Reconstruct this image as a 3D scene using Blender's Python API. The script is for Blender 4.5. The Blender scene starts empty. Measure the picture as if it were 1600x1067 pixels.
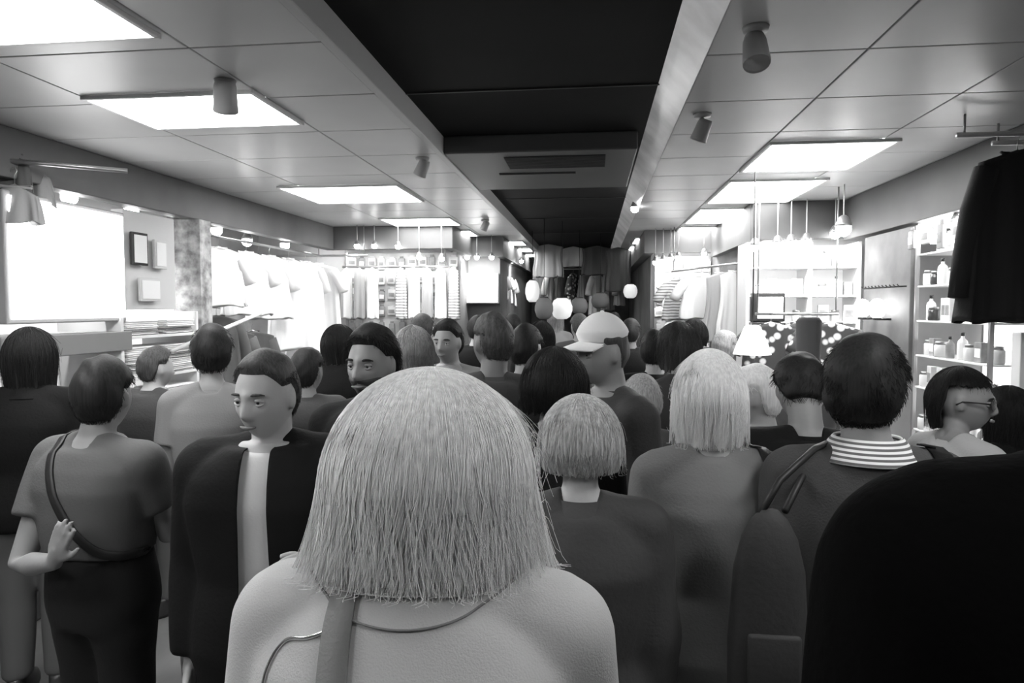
import bpy, bmesh, math, random
import numpy as np
from mathutils import Vector, Matrix
from mathutils.bvhtree import BVHTree

random.seed(7)
RNG = np.random.default_rng(7)
SC = bpy.context.scene
COL = SC.collection
PI = math.pi

# ------------------------------------------------------------------ camera
CAM_Z = 1.75
F = 1067.0
YAW = math.atan(127 / F)
PITCH = math.atan(53.5 / F)
cam_data = bpy.data.cameras.new('camera')
cam_data.lens = 24.0
cam_data.sensor_width = 36.0
cam_data.clip_start = 0.02
cam = bpy.data.objects.new('camera', cam_data)
cam.location = (0, 0, CAM_Z)
cam.rotation_euler = (PI / 2 - PITCH, 0, YAW)
COL.objects.link(cam)
SC.camera = cam
CM = Matrix.Translation(cam.location) @ cam.rotation_euler.to_matrix().to_4x4()


def W(px, py, D):
    """point of the place at depth D along the passage seen at a pixel of the photo"""
    d = CM.to_3x3() @ Vector(((px - 800) / F, -(py - 533.5) / F, -1))
    k = D / d.y
    return Vector((d.x * k, D, CAM_Z + d.z * k))


# ------------------------------------------------------------------ world, exposure
world = bpy.data.worlds.new('world')
SC.world = world
world.use_nodes = True
world.node_tree.nodes['Background'].inputs[0].default_value = (0.5, 0.5, 0.5, 1)
world.node_tree.nodes['Background'].inputs[1].default_value = 0.03
SC.view_settings.view_transform = 'Standard'
SC.view_settings.look = 'None'
SC.view_settings.gamma = 1
SC.view_settings.exposure = 0.85
SC.cycles.max_bounces = 6
SC.cycles.sample_clamp_indirect = 4.0

PANEL_E = 11.0      # ceiling light panels
BOX_E = 3.0        # lit sign boxes
SPOT_W = 36.0      # spot lamps over the stalls

CEIL = 2.70


# ------------------------------------------------------------------ materials
MATS = {}


def mat(name, v, rough=0.8, metal=0.0, emit=0.0, bump=None, var=None, spec=0.4, sheen=0.0, alpha=None):
    """grey procedural material; bump=(scale, strength), var=(scale, amount)"""
    if name in MATS:
        return MATS[name]
    m = bpy.data.materials.new(name)
    m.use_nodes = True
    nt = m.node_tree
    b = nt.nodes['Principled BSDF']
    b.inputs['Base Color'].default_value = (v, v, v, 1)
    b.inputs['Roughness'].default_value = rough
    b.inputs['Metallic'].default_value = metal
    b.inputs['Specular IOR Level'].default_value = spec
    if sheen:
        b.inputs['Sheen Weight'].default_value = sheen
    if emit:
        b.inputs['Emission Color'].default_value = (1, 1, 1, 1)
        b.inputs['Emission Strength'].default_value = emit
    tc = nt.nodes.new('ShaderNodeTexCoord')
    if var:
        n = nt.nodes.new('ShaderNodeTexNoise')
        n.inputs['Scale'].default_value = var[0]
        n.inputs['Detail'].default_value = 5
        r = nt.nodes.new('ShaderNodeValToRGB')
        lo, hi = max(0, v * (1 - var[1])), min(1, v * (1 + var[1]))
        r.color_ramp.elements[0].color = (lo, lo, lo, 1)
        r.color_ramp.elements[1].color = (hi, hi, hi, 1)
        r.color_ramp.elements[0].position = .3
        r.color_ramp.elements[1].position = .7
        nt.links.new(tc.outputs['Object'], n.inputs['Vector'])
        nt.links.new(n.outputs['Fac'], r.inputs['Fac'])
        nt.links.new(r.outputs['Color'], b.inputs['Base Color'])
    if bump:
        n = nt.nodes.new('ShaderNodeTexNoise')
        n.inputs['Scale'].default_value = bump[0]
        n.inputs['Detail'].default_value = 4
        bp = nt.nodes.new('ShaderNodeBump')
        bp.inputs['Strength'].default_value = bump[1]
        bp.inputs['Distance'].default_value = 0.004
        nt.links.new(tc.outputs['Object'], n.inputs['Vector'])
        nt.links.new(n.outputs['Fac'], bp.inputs['Height'])
        nt.links.new(bp.outputs['Normal'], b.inputs['Normal'])
    MATS[name] = m
    return m


def stripe_mat(name, a, c, scale, axis='Z', rough=.8, dist=0.0):
    if name in MATS:
        return MATS[name]
    m = mat(name, a, rough)
    nt = m.node_tree
    b = nt.nodes['Principled BSDF']
    tc = nt.nodes.new('ShaderNodeTexCoord')
    w = nt.nodes.new('ShaderNodeTexWave')
    w.bands_direction = axis
    w.inputs['Scale'].default_value = scale
    w.inputs['Distortion'].default_value = dist
    r = nt.nodes.new('ShaderNodeValToRGB')
    r.color_ramp.elements[0].color = (a, a, a, 1)
    r.color_ramp.elements[1].color = (c, c, c, 1)
    r.color_ramp.elements[0].position = .4
    r.color_ramp.elements[1].position = .6
    nt.links.new(tc.outputs['Object'], w.inputs['Vector'])
    nt.links.new(w.outputs['Fac'], r.inputs['Fac'])
    nt.links.new(r.outputs['Color'], b.inputs['Base Color'])
    return m


def blotch_mat(name, a, c, scale):
    """printed cloth with pale blotches on a dark ground"""
    if name in MATS:
        return MATS[name]
    m = mat(name, a, .9)
    nt = m.node_tree
    b = nt.nodes['Principled BSDF']
    tc = nt.nodes.new('ShaderNodeTexCoord')
    w = nt.nodes.new('ShaderNodeTexVoronoi')
    w.inputs['Scale'].default_value = scale
    r = nt.nodes.new('ShaderNodeValToRGB')
    r.color_ramp.elements[0].color = (c, c, c, 1)
    r.color_ramp.elements[1].color = (a, a, a, 1)
    r.color_ramp.elements[0].position = .3
    r.color_ramp.elements[1].position = .45
    nt.links.new(tc.outputs['Object'], w.inputs['Vector'])
    nt.links.new(w.outputs['Distance'], r.inputs['Fac'])
    nt.links.new(r.outputs['Color'], b.inputs['Base Color'])
    return m


# ------------------------------------------------------------------ objects and tags
def tag(o, label, cat, group=None):
    o['label'] = label
    o['category'] = cat
    if group:
        o['group'] = group
    return o


def empty(name, loc=(0, 0, 0), rz=0.0):
    o = bpy.data.objects.new(name, None)
    o.location = loc
    o.rotation_euler = (0, 0, rz)
    o.empty_display_size = .1
    COL.objects.link(o)
    return o


def mesh_obj(name, verts, faces, m, parent=None, smooth=True):
    me = bpy.data.meshes.new(name)
    me.from_pydata([tuple(v) for v in verts] if not isinstance(verts, np.ndarray) else verts.tolist(), [],
                   faces.tolist() if isinstance(faces, np.ndarray) else faces)
    me.update()
    if smooth:
        me.shade_smooth()
    if m:
        me.materials.append(m)
    o = bpy.data.objects.new(name, me)
    COL.objects.link(o)
    if parent:
        o.parent = parent
    return o


class MB:
    """collects shapes of one mesh"""

    def __init__(s):
        s.v, s.f = [], []

    def add(s, v, f):
        k = len(s.v)
        s.v += [tuple(p) for p in v]
        s.f += [tuple(i + k for i in q) for q in f]
        return s

    def box(s, x0, y0, z0, x1, y1, z1, bev=0.0):
        b = min(bev, abs(x1 - x0) / 2.1, abs(y1 - y0) / 2.1, abs(z1 - z0) / 2.1)
        if b <= 0:
            v = [(x, y, z) for z in (z0, z1) for y in (y0, y1) for x in (x0, x1)]
            f = [(0, 2, 3, 1), (4, 5, 7, 6), (0, 1, 5, 4), (2, 6, 7, 3), (0, 4, 6, 2), (1, 3, 7, 5)]
            return s.add(v, f)
        bm = bmesh.new()
        bmesh.ops.create_cube(bm, size=1)
        for q in bm.verts:
            q.co = Vector(((x0 + x1) / 2 + q.co.x * (x1 - x0), (y0 + y1) / 2 + q.co.y * (y1 - y0), (z0 + z1) / 2 + q.co.z * (z1 - z0)))
        bmesh.ops.bevel(bm, geom=bm.edges[:], offset=b, segments=2, affect='EDGES', profile=.5)
        bm.verts.index_update()
        s.add([q.co for q in bm.verts], [[q.index for q in f.verts] for f in bm.faces])
        bm.free()
        return s

    def tube(s, pts, rad, n=10, caps=True, ell=None):
        """tapered tube through points; rad a number or list; ell=(side, factor) flattens"""
        pts = [Vector(p) for p in pts]
        if not hasattr(rad, '__len__'):
            rad = [rad] * len(pts)
        k = len(s.v)
        prev = None
        for i, p in enumerate(pts):
            t = (pts[min(i + 1, len(pts) - 1)] - pts[max(i - 1, 0)]).normalized()
            if prev is None:
                up = Vector((0, 0, 1)) if abs(t.z) < .9 else Vector((0, 1, 0))
                prev = t.cross(up).normalized()
            a = (prev - t * prev.dot(t)).normalized()
            b = t.cross(a)
            prev = a
            for j in range(n):
                w = 2 * PI * j / n
                s.v.append(tuple(p + (a * math.cos(w) + b * math.sin(w)) * rad[i]))
        for i in range(len(pts) - 1):
            for j in range(n):
                q = k + i * n
                s.f.append((q + j, q + (j + 1) % n, q + n + (j + 1) % n, q + n + j))
        if caps:
            s.f.append(tuple(k + j for j in reversed(range(n))))
            s.f.append(tuple(k + (len(pts) - 1) * n + j for j in range(n)))
        return s

    def lathe(s, prof, n=20, c=(0, 0, 0)):
        """prof: (r, z) list"""
        k = len(s.v)
        for r, z in prof:
            for j in range(n):
                w = 2 * PI * j / n
                s.v.append((c[0] + r * math.cos(w), c[1] + r * math.sin(w), c[2] + z))
        for i in range(len(prof) - 1):
            for j in range(n):
                q = k + i * n
                s.f.append((q + j, q + (j + 1) % n, q + n + (j + 1) % n, q + n + j))
        s.f.append(tuple(k + j for j in reversed(range(n))))
        s.f.append(tuple(k + (len(prof) - 1) * n + j for j in range(n)))
        return s

    def ball(s, c, r, nu=16, nv=10, rot=None):
        if not hasattr(r, '__len__'):
            r = (r, r, r)
        k = len(s.v)
        c = Vector(c)
        R = rot if rot is not None else Matrix.Identity(3)
        pts = [Vector((0, 0, 1))]
        for i in range(1, nv):
            ph = PI * i / nv
            for j in range(nu):
                w = 2 * PI * j / nu
                pts.append(Vector((math.sin(ph) * math.cos(w), math.sin(ph) * math.sin(w), math.cos(ph))))
        pts.append(Vector((0, 0, -1)))
        for p in pts:
            s.v.append(tuple(c + R @ Vector((p.x * r[0], p.y * r[1], p.z * r[2]))))
        for j in range(nu):
            s.f.append((k, k + 1 + j, k + 1 + (j + 1) % nu))
            q = k + 1 + (nv - 2) * nu
            s.f.append((q + j, k + len(pts) - 1, q + (j + 1) % nu))
        for i in range(nv - 2):
            for j in range(nu):
                q = k + 1 + i * nu
                s.f.append((q + j, q + nu + j, q + nu + (j + 1) % nu, q + (j + 1) % nu))
        return s

    def loft(s, rings):
        """rings: (cx, cy, cz, a, b) ellipses stacked upward"""
        n = 32
        k = len(s.v)
        for cx, cy, cz, a, b in rings:
            for j in range(n):
                w = 2 * PI * j / n
                cw, sw = math.cos(w), math.sin(w)
                e = 0.85
                s.v.append((cx + a * math.copysign(abs(cw) ** e, cw), cy + b * math.copysign(abs(sw) ** e, sw), cz))
        for i in range(len(rings) - 1):
            for j in range(n):
                q = k + i * n
                s.f.append((q + j, q + (j + 1) % n, q + n + (j + 1) % n, q + n + j))
        s.f.append(tuple(k + j for j in reversed(range(n))))
        s.f.append(tuple(k + (len(rings) - 1) * n + j for j in range(n)))
        return s

    def obj(s, name, m, parent=None, smooth=True):
        return mesh_obj(name, s.v, s.f, m, parent, smooth)


def copy_tree(o, parent=None):
    c = o.copy()
    COL.objects.link(c)
    if parent:
        c.parent = parent
    for ch in list(o.children):
        copy_tree(ch, c)
    return c


# ------------------------------------------------------------------ the passage: floor, ceilings, walls
def struct(name, mb, m, smooth=False):
    o = mb.obj(name, m, None, smooth)
    o['kind'] = 'structure'
    return o


M_FLOOR = mat('floor_tile', .12, .35, bump=(9, .1), var=(3, .3))
M_CEIL = mat('ceiling_panel', .58, .36, bump=(2.0, .25), var=(.9, .12), spec=.5)
M_TRIM = mat('ceiling_trim', .55, .4)
M_DARK = mat('dark_ceiling', .012, .7, var=(1.2, .25), spec=.12)
M_DUCT = mat('grey_duct', .10, .5)
M_BLACK = mat('black_paint', .015, .5)
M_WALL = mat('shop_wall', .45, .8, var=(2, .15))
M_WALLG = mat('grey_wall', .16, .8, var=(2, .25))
M_BULK = mat('bulkhead', .13, .6, var=(2, .2))

struct('floor', MB().box(-6, -3, -.1, 5, 17, 0), M_FLOOR)


def tiles(xs, y0, y1, dy, z, skip=()):
    mb = MB()
    g = .004
    for i in range(len(xs) - 1):
        y = y0
        while y < y1 - .01:
            if not any(abs(xs[i] - a) < .02 and abs(y - b) < .02 for a, b in skip):
                mb.box(xs[i] + g, y + g, z, xs[i + 1] - g, y + dy - g, z + .02, .003)
            y += dy
    mb.box(xs[0], y0, z + .012, xs[-1], y1, z + .1)
    return mb


struct('ceiling', tiles([-4.4, -3.05, -2.3, -1.48, -.97], -3, 14.4, .6, CEIL), M_CEIL)
struct('ceiling', tiles([.415, 1.0, 1.62, 2.2, 3.5], -2.7, 14.1, .6, CEIL), M_CEIL)
# dark channel between the two pale ceilings, with its pale edges
struct('ceiling', MB().box(-1.05, -3, CEIL + .11, .5, 17, CEIL + .2), M_DARK)
mb = MB().box(-.97, -3, CEIL - .006, -.93, 14.3, CEIL + .11, .004)
struct('trim_1', mb, M_TRIM)
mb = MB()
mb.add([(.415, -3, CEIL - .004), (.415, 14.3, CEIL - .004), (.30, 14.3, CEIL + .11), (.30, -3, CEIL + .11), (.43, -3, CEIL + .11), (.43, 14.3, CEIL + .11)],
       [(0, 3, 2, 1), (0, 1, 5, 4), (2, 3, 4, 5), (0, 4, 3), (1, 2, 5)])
struct('trim_2', mb, mat('cove_added_glow', .8, .25, emit=.05, bump=(3, .6), var=(2.2, .5)))  # faint glow put into this edge so it reads brighter than the ceiling
# joints across the dark channel
mb = MB()
for y in (2.05, 3.35, 6.7, 8.2, 9.8):
    mb.box(-.93, y, CEIL + .104, .31, y + .014, CEIL + .112)
struct('trim_3', mb, mat('channel_joint', .035, .5))

# walls behind the stalls, the end of the passage and the wall behind the viewer
struct('wall_left', MB().box(-4.5, -3, 0, -4.4, 17, CEIL + .02), M_WALL)
struct('wall_right', MB().box(3.5, -3, 0, 3.6, 17, CEIL + .02), M_WALL)
struct('wall_back', MB().box(-4.4, 14.4, 0, 3.5, 14.5, CEIL + .2), mat('end_wall', .07, .8, var=(1.5, .4)))
struct('wall_front', MB().box(-4.4, -3.1, 0, 3.5, -3.0, CEIL + .2), M_WALLG)
# bulkheads over the stall fronts
struct('trim_4', MB().box(-3.17, -3, 2.43, -3.05, 7.9, CEIL - .002, .006), M_BULK)
struct('trim_5', MB().box(-3.05, 7.8, 2.43, -1.62, 7.9, CEIL - .002, .006).box(-1.74, 7.9, 2.43, -1.62, 9.2, CEIL - .002, .006)
       .box(-1.62, 9.1, 2.43, -1.2, 9.2, CEIL - .002).box(-1.3, 9.2, 2.43, -1.2, 14.4, CEIL - .002), M_BULK)
struct('trim_6', MB().box(2.2, -3, 2.34, 2.32, 6.4, CEIL - .002, .006).box(1.42, 6.4, 2.36, 2.32, 6.5, CEIL - .002, .006), mat('bulkhead_dark', .07, .6, var=(2, .2)))
struct('trim_7', MB().box(1.42, 6.5, 2.36, 1.54, 8.6, CEIL - .002).box(.62, 8.6, 2.42, 1.54, 8.7, CEIL - .002).box(.62, 8.7, 2.42, .74, 14.4, CEIL - .002), M_BULK)
# partitions that close the stalls
struct('wall_left_stall', MB().box(-4.4, 8.3, 0, -1.75, 8.4, CEIL - .002), M_WALL)
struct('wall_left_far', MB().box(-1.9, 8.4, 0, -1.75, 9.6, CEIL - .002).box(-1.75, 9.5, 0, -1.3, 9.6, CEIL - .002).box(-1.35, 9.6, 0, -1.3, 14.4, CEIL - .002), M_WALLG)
struct('wall_right_stall', MB().box(1.5, 6.95, 0, 3.5, 7.05, CEIL - .002), M_WALL)
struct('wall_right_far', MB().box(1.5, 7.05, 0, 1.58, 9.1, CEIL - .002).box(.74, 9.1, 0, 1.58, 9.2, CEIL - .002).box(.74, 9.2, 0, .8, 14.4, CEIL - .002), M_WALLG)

ORD = ['first', 'second', 'third', 'fourth', 'fifth', 'sixth', 'seventh', 'eighth', 'ninth', 'tenth', 'eleventh', 'twelfth']
# ------------------------------------------------------------------ ceiling fittings
M_PANEL = mat('light_diffuser', .9, .5, emit=PANEL_E)
M_FRAME = mat('fixture_frame', .7, .4)


def ceiling_light(x0, y0, x1, y1, label):
    w, l = x1 - x0, y1 - y0
    o = empty('ceiling_light', ((x0 + x1) / 2, (y0 + y1) / 2, CEIL))
    w, l = w / 2, l / 2
    mb = MB()
    t = .02
    mb.box(-w, -l, -.018, w, -l + t, -.001, .003).box(-w, l - t, -.018, w, l, -.001, .003)
    mb.box(-w, -l + t, -.018, -w + t, l - t, -.001, .003).box(w - t, -l + t, -.018, w, l - t, -.001, .003)
    mb.obj('frame', M_FRAME, o, False)
    MB().box(-w + t, -l + t, -.012, w - t, l - t, -.004, .003).obj('diffuser', M_PANEL, o, False)
    tag(o, label, 'ceiling light', 'square light panels in the ceiling')
    return o


ceiling_light(-2.28, 1.6, -1.5, 2.27, 'lit ceiling panel cut off by the top left corner of the picture')
ceiling_light(-2.3, 2.87, -1.48, 3.41, 'lit ceiling panel with the dark spotlight hanging against its edge')
ceiling_light(-2.48, 5.16, -1.5, 6.0, 'lit left ceiling panel third along, above the rail of white shirts')
for i, y in enumerate((7.1, 8.3, 9.7, 10.9, 12.1)):
    ceiling_light(-2.28 if y < 9 else -1.6, y, -1.5 + (0 if y < 9 else .5), y + .65, 'lit left ceiling panel, %s' %
                  ['fourth along the left row', 'fifth along the left row', 'sixth along the left row', 'seventh along the left row', 'furthest along the left row'][i])
for i, (a, b) in enumerate(((4.12, 4.95), (5.3, 6.4), (6.75, 7.9), (8.25, 9.1), (9.5, 10.3), (10.7, 11.6))):
    k = i > 3
    ceiling_light(1.0 - (.45 if k else 0), a, 1.72 - (.45 if k else 0), b, 'lit right ceiling panel, %s' %
                  ['nearest and largest of the right row', 'second of the right row', 'third of the right row', 'fourth of the right row', 'fifth of the right row', 'furthest of the right row'][i])
# left row goes on over the viewer; right pair added to light the crowd
for x0, x1, y in ((-2.28, -1.5, .5), (-2.28, -1.5, -.9), (1.0, 1.62, .95), (1.0, 1.62, -.5)):
    ceiling_light(x0, y, x1, y + .6, 'lit ceiling panel over the viewer, %s' % (('on the left' if x0 < 0 else 'added on the right') + (', nearer' if y > 0 else ', further back')))

# air duct crossing the dark channel
o = empty('air_duct', (-.33, 4.86, CEIL))
MB().box(-.60, -.65, .0, .59, .67, .11, .01).obj('duct_panel', M_DUCT, o, False)
for y0, y1, x0, x1 in ((-.52, -.18, -.24, .40), (-.0, .05, -.34, .2)):
    mb = MB()
    mb.box(x0, y0, -.004, x1, y1, .004)
    g = mb.obj('grille', M_BLACK, o, False)
    s = MB()
    y = y0 + .02
    while y < y1:
        s.box(x0, y, -.009, x1, y + .006, -.003)
        y += .035
    s.obj('slat', M_DUCT, g, False)
tag(o, 'grey air duct panel with dark grille slots crossing the dark ceiling channel', 'air duct')


def ceiling_spot(px, py, D, label, tilt=0.5, rz=0.0, size=1.0):
    """dark spotlight on a stem under the ceiling"""
    p = W(px, py, D)
    o = empty('ceiling_spotlight', (p.x, p.y, CEIL), rz)
    d = max(.1, CEIL - p.z)
    MB().lathe([(.001, -.016), (.04, -.016), (.045, -.001), (.001, -.001)], 20).obj('base', mat('spot_grey', .42, .4), o)
    MB().tube([(0, 0, -.015), (0, 0, -d * .5)], .008, 8).obj('stem', MATS['spot_grey'], o)
    mb = MB()
    R = Matrix.Rotation(tilt, 4, 'X')
    pr = [(.001, .05), (.03, .05), (.036, .03), (.042, -.05), (.04, -.055), (.036, -.045), (.001, -.045)]
    mb.lathe(pr, 20)
    mb.v = [tuple(R @ Vector(q) * size + Vector((0, 0, -d * .62))) for q in mb.v]
    mb.obj('lamp_head', MATS['spot_grey'], o)
    tag(o, label, 'spotlight')


ceiling_spot(352, 150, 2.75, 'grey spotlight hanging in front of the second left light panel', .5, .5, 1.25)
ceiling_spot(1180, 100, 2.45, 'grey spotlight at the top right between dark channel and light rows', -.4, 0, 1.1)
ceiling_spot(1097, 218, 3.5, 'small grey spotlight beside the bright cove strip', .4, 1.0, 1)
ceiling_spot(660, 255, 4.3, 'grey spotlight beside the left edge of the dark channel', .5, 1.2, 1)
ceiling_spot(758, 345, 7.4, 'far grey spotlight at the left edge of the dark channel', .5, 1.2, 1)

# glowing bulbs over the stall fronts
M_BULB = mat('bulb_glow', .9, .5, emit=22)


def stall_lamp(p, label, power=SPOT_W, r=.045, aim=(0, 0, -1), drop=.1, light=True):
    drop = (CEIL + (.11 if -.93 < p[0] < .3 else 0)) - p[2]
    o = empty('stall_lamp', (p[0], p[1], p[2] + drop))
    MB().tube([(0, 0, 0), (0, 0, -drop + r)], .005, 8).obj('stem', mat('stem_pale', .5, .4), o)
    a = Vector(aim).normalized()
    mb = MB().lathe([(r * .25, r * 1.8), (r * .55, r * 1.6), (r * .95, r * .75), (r * 1.05, r * .35), (r * .98, r * .35), (r * .5, r * 1.4), (r * .25, r * 1.5)], 18)
    mb.v = [tuple(Vector(q) + Vector((0, 0, -drop))) for q in mb.v]
    mb.obj('lamp_shade', mat('lamp_metal', .3, .3, metal=.6), o)
    MB().ball((0, 0, -drop), r * .95, 14, 8).obj('bulb', M_BULB, o)
    if light:
        L = bpy.data.lights.new('bulb_light', 'SPOT')
        L.energy = power
        L.spot_size = 2.5
        L.spot_blend = .6
        L.shadow_soft_size = .04
        lo = bpy.data.objects.new('bulb_light', L)
        COL.objects.link(lo)
        lo.parent = o
        lo.location = Vector((0, 0, -drop)) + a * r * 1.1
        lo.rotation_euler = Vector((0, 0, -1)).rotation_difference(a).to_euler()
    tag(o, label, 'lamp', 'glowing lamps over the stalls')
    return o


LEFT_AIM = (-.6, 0, -1)
for px, py, D, lab in ((108, 308, 3.85, 'nearest stall lamp, over the big lit sign on the left'),
                       (205, 330, 4.5, 'stall lamp over the pale shelf beside the big lit sign'),
                       (270, 348, 5.05, 'stall lamp over the pillar between sign and white shirts'),
                       (338, 360, 5.65, 'first stall lamp over the white shirts on the left'),
                       (386, 377, 6.1, 'second stall lamp over the white shirts on the left'),
                       (445, 383, 6.8, 'third stall lamp over the white shirts on the left')):
    p = W(px, py, D)
    p.x = min(p.x, -2.9)
    stall_lamp(p, lab, aim=(-.75, .1, -1), r=.05, drop=2.55 - p.z if 2.55 - p.z > .1 else .1)
for k, (px, py, D) in enumerate(((490, 382, 7.72), (505, 382, 7.72), (558, 384, 7.7), (585, 384, 7.7), (622, 385, 7.7), (655, 402, 7.72), (690, 404, 7.72))):
    stall_lamp(W(px, py, D), 'small glowing lamp over the left facing stall, %s from the left' % ORD[k], SPOT_W * .22, aim=(0, .8, -1), r=.035, drop=.08, light=k % 2 == 0)
for k, (px, py, D) in enumerate(((730, 402, 9.0), (745, 402, 9.0), (768, 402, 9.0), (800, 408, 10.5), (815, 408, 10.5))):
    stall_lamp(W(px, py, D), 'small glowing lamp far down the left side, %s from the left' % ORD[k], SPOT_W * .5, aim=(-.2, .8, -1), r=.035, drop=.08, light=k % 2 == 0)
for k, (px, py, D) in enumerate(((1318, 358, 5.6), (1305, 366, 6.3), (1260, 378, 6.3), (1236, 380, 6.3), (1215, 382, 6.3), (1180, 386, 6.3))):
    stall_lamp(W(px, py, D), 'glowing lamp over the bright right stall, %s from the right' % ORD[k] if k else 'largest glowing lamp over the bright right stall', SPOT_W * .4, aim=(.1, .8, -1), r=.045 if k else .06, drop=.08)
for k, (px, py, D) in enumerate(((1130, 388, 8.45), (1143, 388, 8.45), (1100, 396, 8.45), (1060, 402, 8.45), (1048, 404, 8.45), (1036, 407, 8.45), (1024, 410, 8.45))):
    stall_lamp(W(px, py, D), 'small glowing lamp over the far right stall, %s from the right' % ORD[k], SPOT_W * .3, aim=(0, .8, -1), r=.035, drop=.08, light=k % 2 == 0)
for k, (px, py, D) in enumerate(((1400, 372, 4.9), (1438, 352, 4.6), (1470, 342, 4.35))):
    p = W(px, py, D)
    p.x = max(p.x, 2.26)
    stall_lamp(p, 'glowing lamp over the tall showcase on the right, %s from the left' % ORD[k], SPOT_W, aim=(.7, 0, -1), r=.045, drop=.06)
stall_lamp(W(992, 326, 6.6), 'single glowing lamp at the end of the bright cove strip', 8, aim=(0, 0, -1), r=.04, drop=.06)

# ------------------------------------------------------------------ goods
M_HANGER = mat('hanger_metal', .4, .3, metal=.8)
WHITE = mat('white_cotton', .85, .9, bump=(60, .2))
PALE = mat('pale_cotton', .62, .9, bump=(60, .2))
MIDC = mat('grey_cotton', .3, .9, bump=(60, .2))
DIMC = mat('dark_grey_cotton', .1, .9, bump=(60, .2))
BLKC = mat('black_wool', .01, .9, bump=(80, .3))
PRINT = blotch_mat('blotched_print', .06, .75, 14)
STRIPED = stripe_mat('striped_cloth', .25, .7, 9, 'Z', dist=1.5)
PLASTIC_W = mat('white_plastic', .8, .35)
CARD = mat('pale_card', .6, .7, var=(6, .3))
CARD2 = mat('grey_card', .25, .7, var=(8, .5))
GLASSY = mat('dark_glossy', .05, .15)


def garment(name, m, shoulder=.42, hem=.5, length=.7, sleeve=.22, thick=.05, folds=7, depth=.012, seed=0, hanger=True, sleeve_drop=.16, neck=.09):
    """hanging garment seen from the front; its hook is at z = 0"""
    r = random.Random(seed)
    root = empty(name)
    nu, nv = 72, 30
    ph = [r.uniform(0, 6.3) for _ in range(4)]
    V, Fc = [], []
    top = -.07
    for i in range(nv + 1):
        t = i / nv
        a = shoulder / 2 + (hem - shoulder) / 2 * t ** .8 - .025 * math.sin(PI * min(1, t * 1.3)) * (1 if hem < shoulder * 1.25 else 0)
        b = thick * (.55 + .6 * t)
        for j in range(nu):
            w = 2 * PI * j / nu
            cx, sy = math.cos(w), math.sin(w)
            x = a * math.copysign(abs(cx) ** .8, cx)
            fold = depth * (.15 + t) * (math.sin(folds * w + ph[0] + 1.2 * t) + .5 * math.sin((folds * 2 + 1) * w + ph[1]))
            y = b * math.copysign(abs(sy) ** .7, sy) + fold * (1 if abs(sy) > .2 else .4)
            slope = .055 * min(1, (abs(x) / (shoulder / 2))) ** 1.2 * (1 - t) ** 3
            z = top - slope - length * t + .008 * math.sin(5 * w + ph[2]) * t
            V.append((x, y, z))
    for i in range(nv):
        for j in range(nu):
            q = i * nu
            Fc.append((q + j, q + nu + j, q + nu + (j + 1) % nu, q + (j + 1) % nu))
    # closed shoulders, open hem turned in
    k = len(V)
    V.append((0, 0, top - .01))
    for j in range(nu):
        Fc.append((k, j, (j + 1) % nu))
    q0 = nv * nu
    k = len(V)
    for j in range(nu):
        x, y, z = V[q0 + j]
        V.append((x * .93, y * .6, z + .03))
    for j in range(nu):
        Fc.append((q0 + j, k + j, k + (j + 1) % nu, q0 + (j + 1) % nu))
    Fc.append(tuple(k + j for j in range(nu)))
    mb = MB().add(V, Fc)
    if sleeve:
        for s in (-1, 1):
            x0 = s * (shoulder / 2 - .035)
            mb.tube([(x0, 0, top - .085), (x0 + s * .05, .004, top - .1 - sleeve * .3), (x0 + s * (.05 + sleeve_drop * .3), .012, top - .1 - sleeve * .7),
                     (x0 + s * (.06 + sleeve_drop * .4), .006, top - .1 - sleeve)], [.055, .062, .06, .058], 14)
    mb.obj('cloth', m, root)
    if neck:
        MB().tube([(neck * math.cos(w) * .85, .6 * neck * math.sin(w) * .5, top - .004 - .012 * (math.sin(w) < 0)) for w in [2 * PI * q / 20 for q in range(21)]], .007, 6).obj('neckband', m, root)
    if hanger:
        h = MB().tube([(0, 0, top - .01), (0, 0, -.02), (.012, 0, .004), (.006, 0, .02), (-.012, 0, .016), (-.016, 0, 0)], .0025, 6)
        h.tube([(-shoulder / 2 + .03, 0, top - .05), (0, 0, top + .004), (shoulder / 2 - .03, 0, top - .05)], .005, 6)
        h.obj('hanger', M_HANGER, root)
    return root


def place(root, p, rz=0.0, scale=1.0, label='', cat='', group=None):
    root.location = p
    root.rotation_euler = (0, 0, rz)
    root.scale = (scale, scale, scale)
    return tag(root, label, cat, group)


def rail(p0, p1, label, r=.013, m=None, brackets=True):
    o = empty('clothes_rail', p0)
    d = Vector(p1) - Vector(p0)
    MB().tube([(0, 0, 0), tuple(d)], r, 10).obj('bar', m or M_HANGER, o)
    if brackets:
        for k in (.03, .97):
            q = d * k
            MB().tube([tuple(q), (q.x, q.y, CEIL - p0[2])], .006, 8).obj('hanging_rod', m or M_HANGER, o)
    return tag(o, label, 'rail')


# ---- the big lit sign on the left and what is under it
o = empty('lit_sign', (-3.03, 3.68, 1.66))
MB().box(-.1, -.46, 0, 0, .46, .70, .008).obj('sign_case', mat('sign_case', .35, .4), o, False)
f = MB().box(-.005, -.435, .025, .012, .435, .675, .004).obj('lit_face', mat('sign_face', .9, .5, emit=BOX_E), o, False)
tag(o, 'big blank white lit sign on the left wall of the passage', 'sign')
o = empty('sign_bracket', (-3.06, 3.66, 1.60))
MB().box(-.3, -.5, -.13, .05, .5, -.005, .006).obj('ledge', mat('ledge_grey', .22, .5), o, False)
tag(o, 'grey ledge under the big lit sign', 'ledge')

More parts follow.
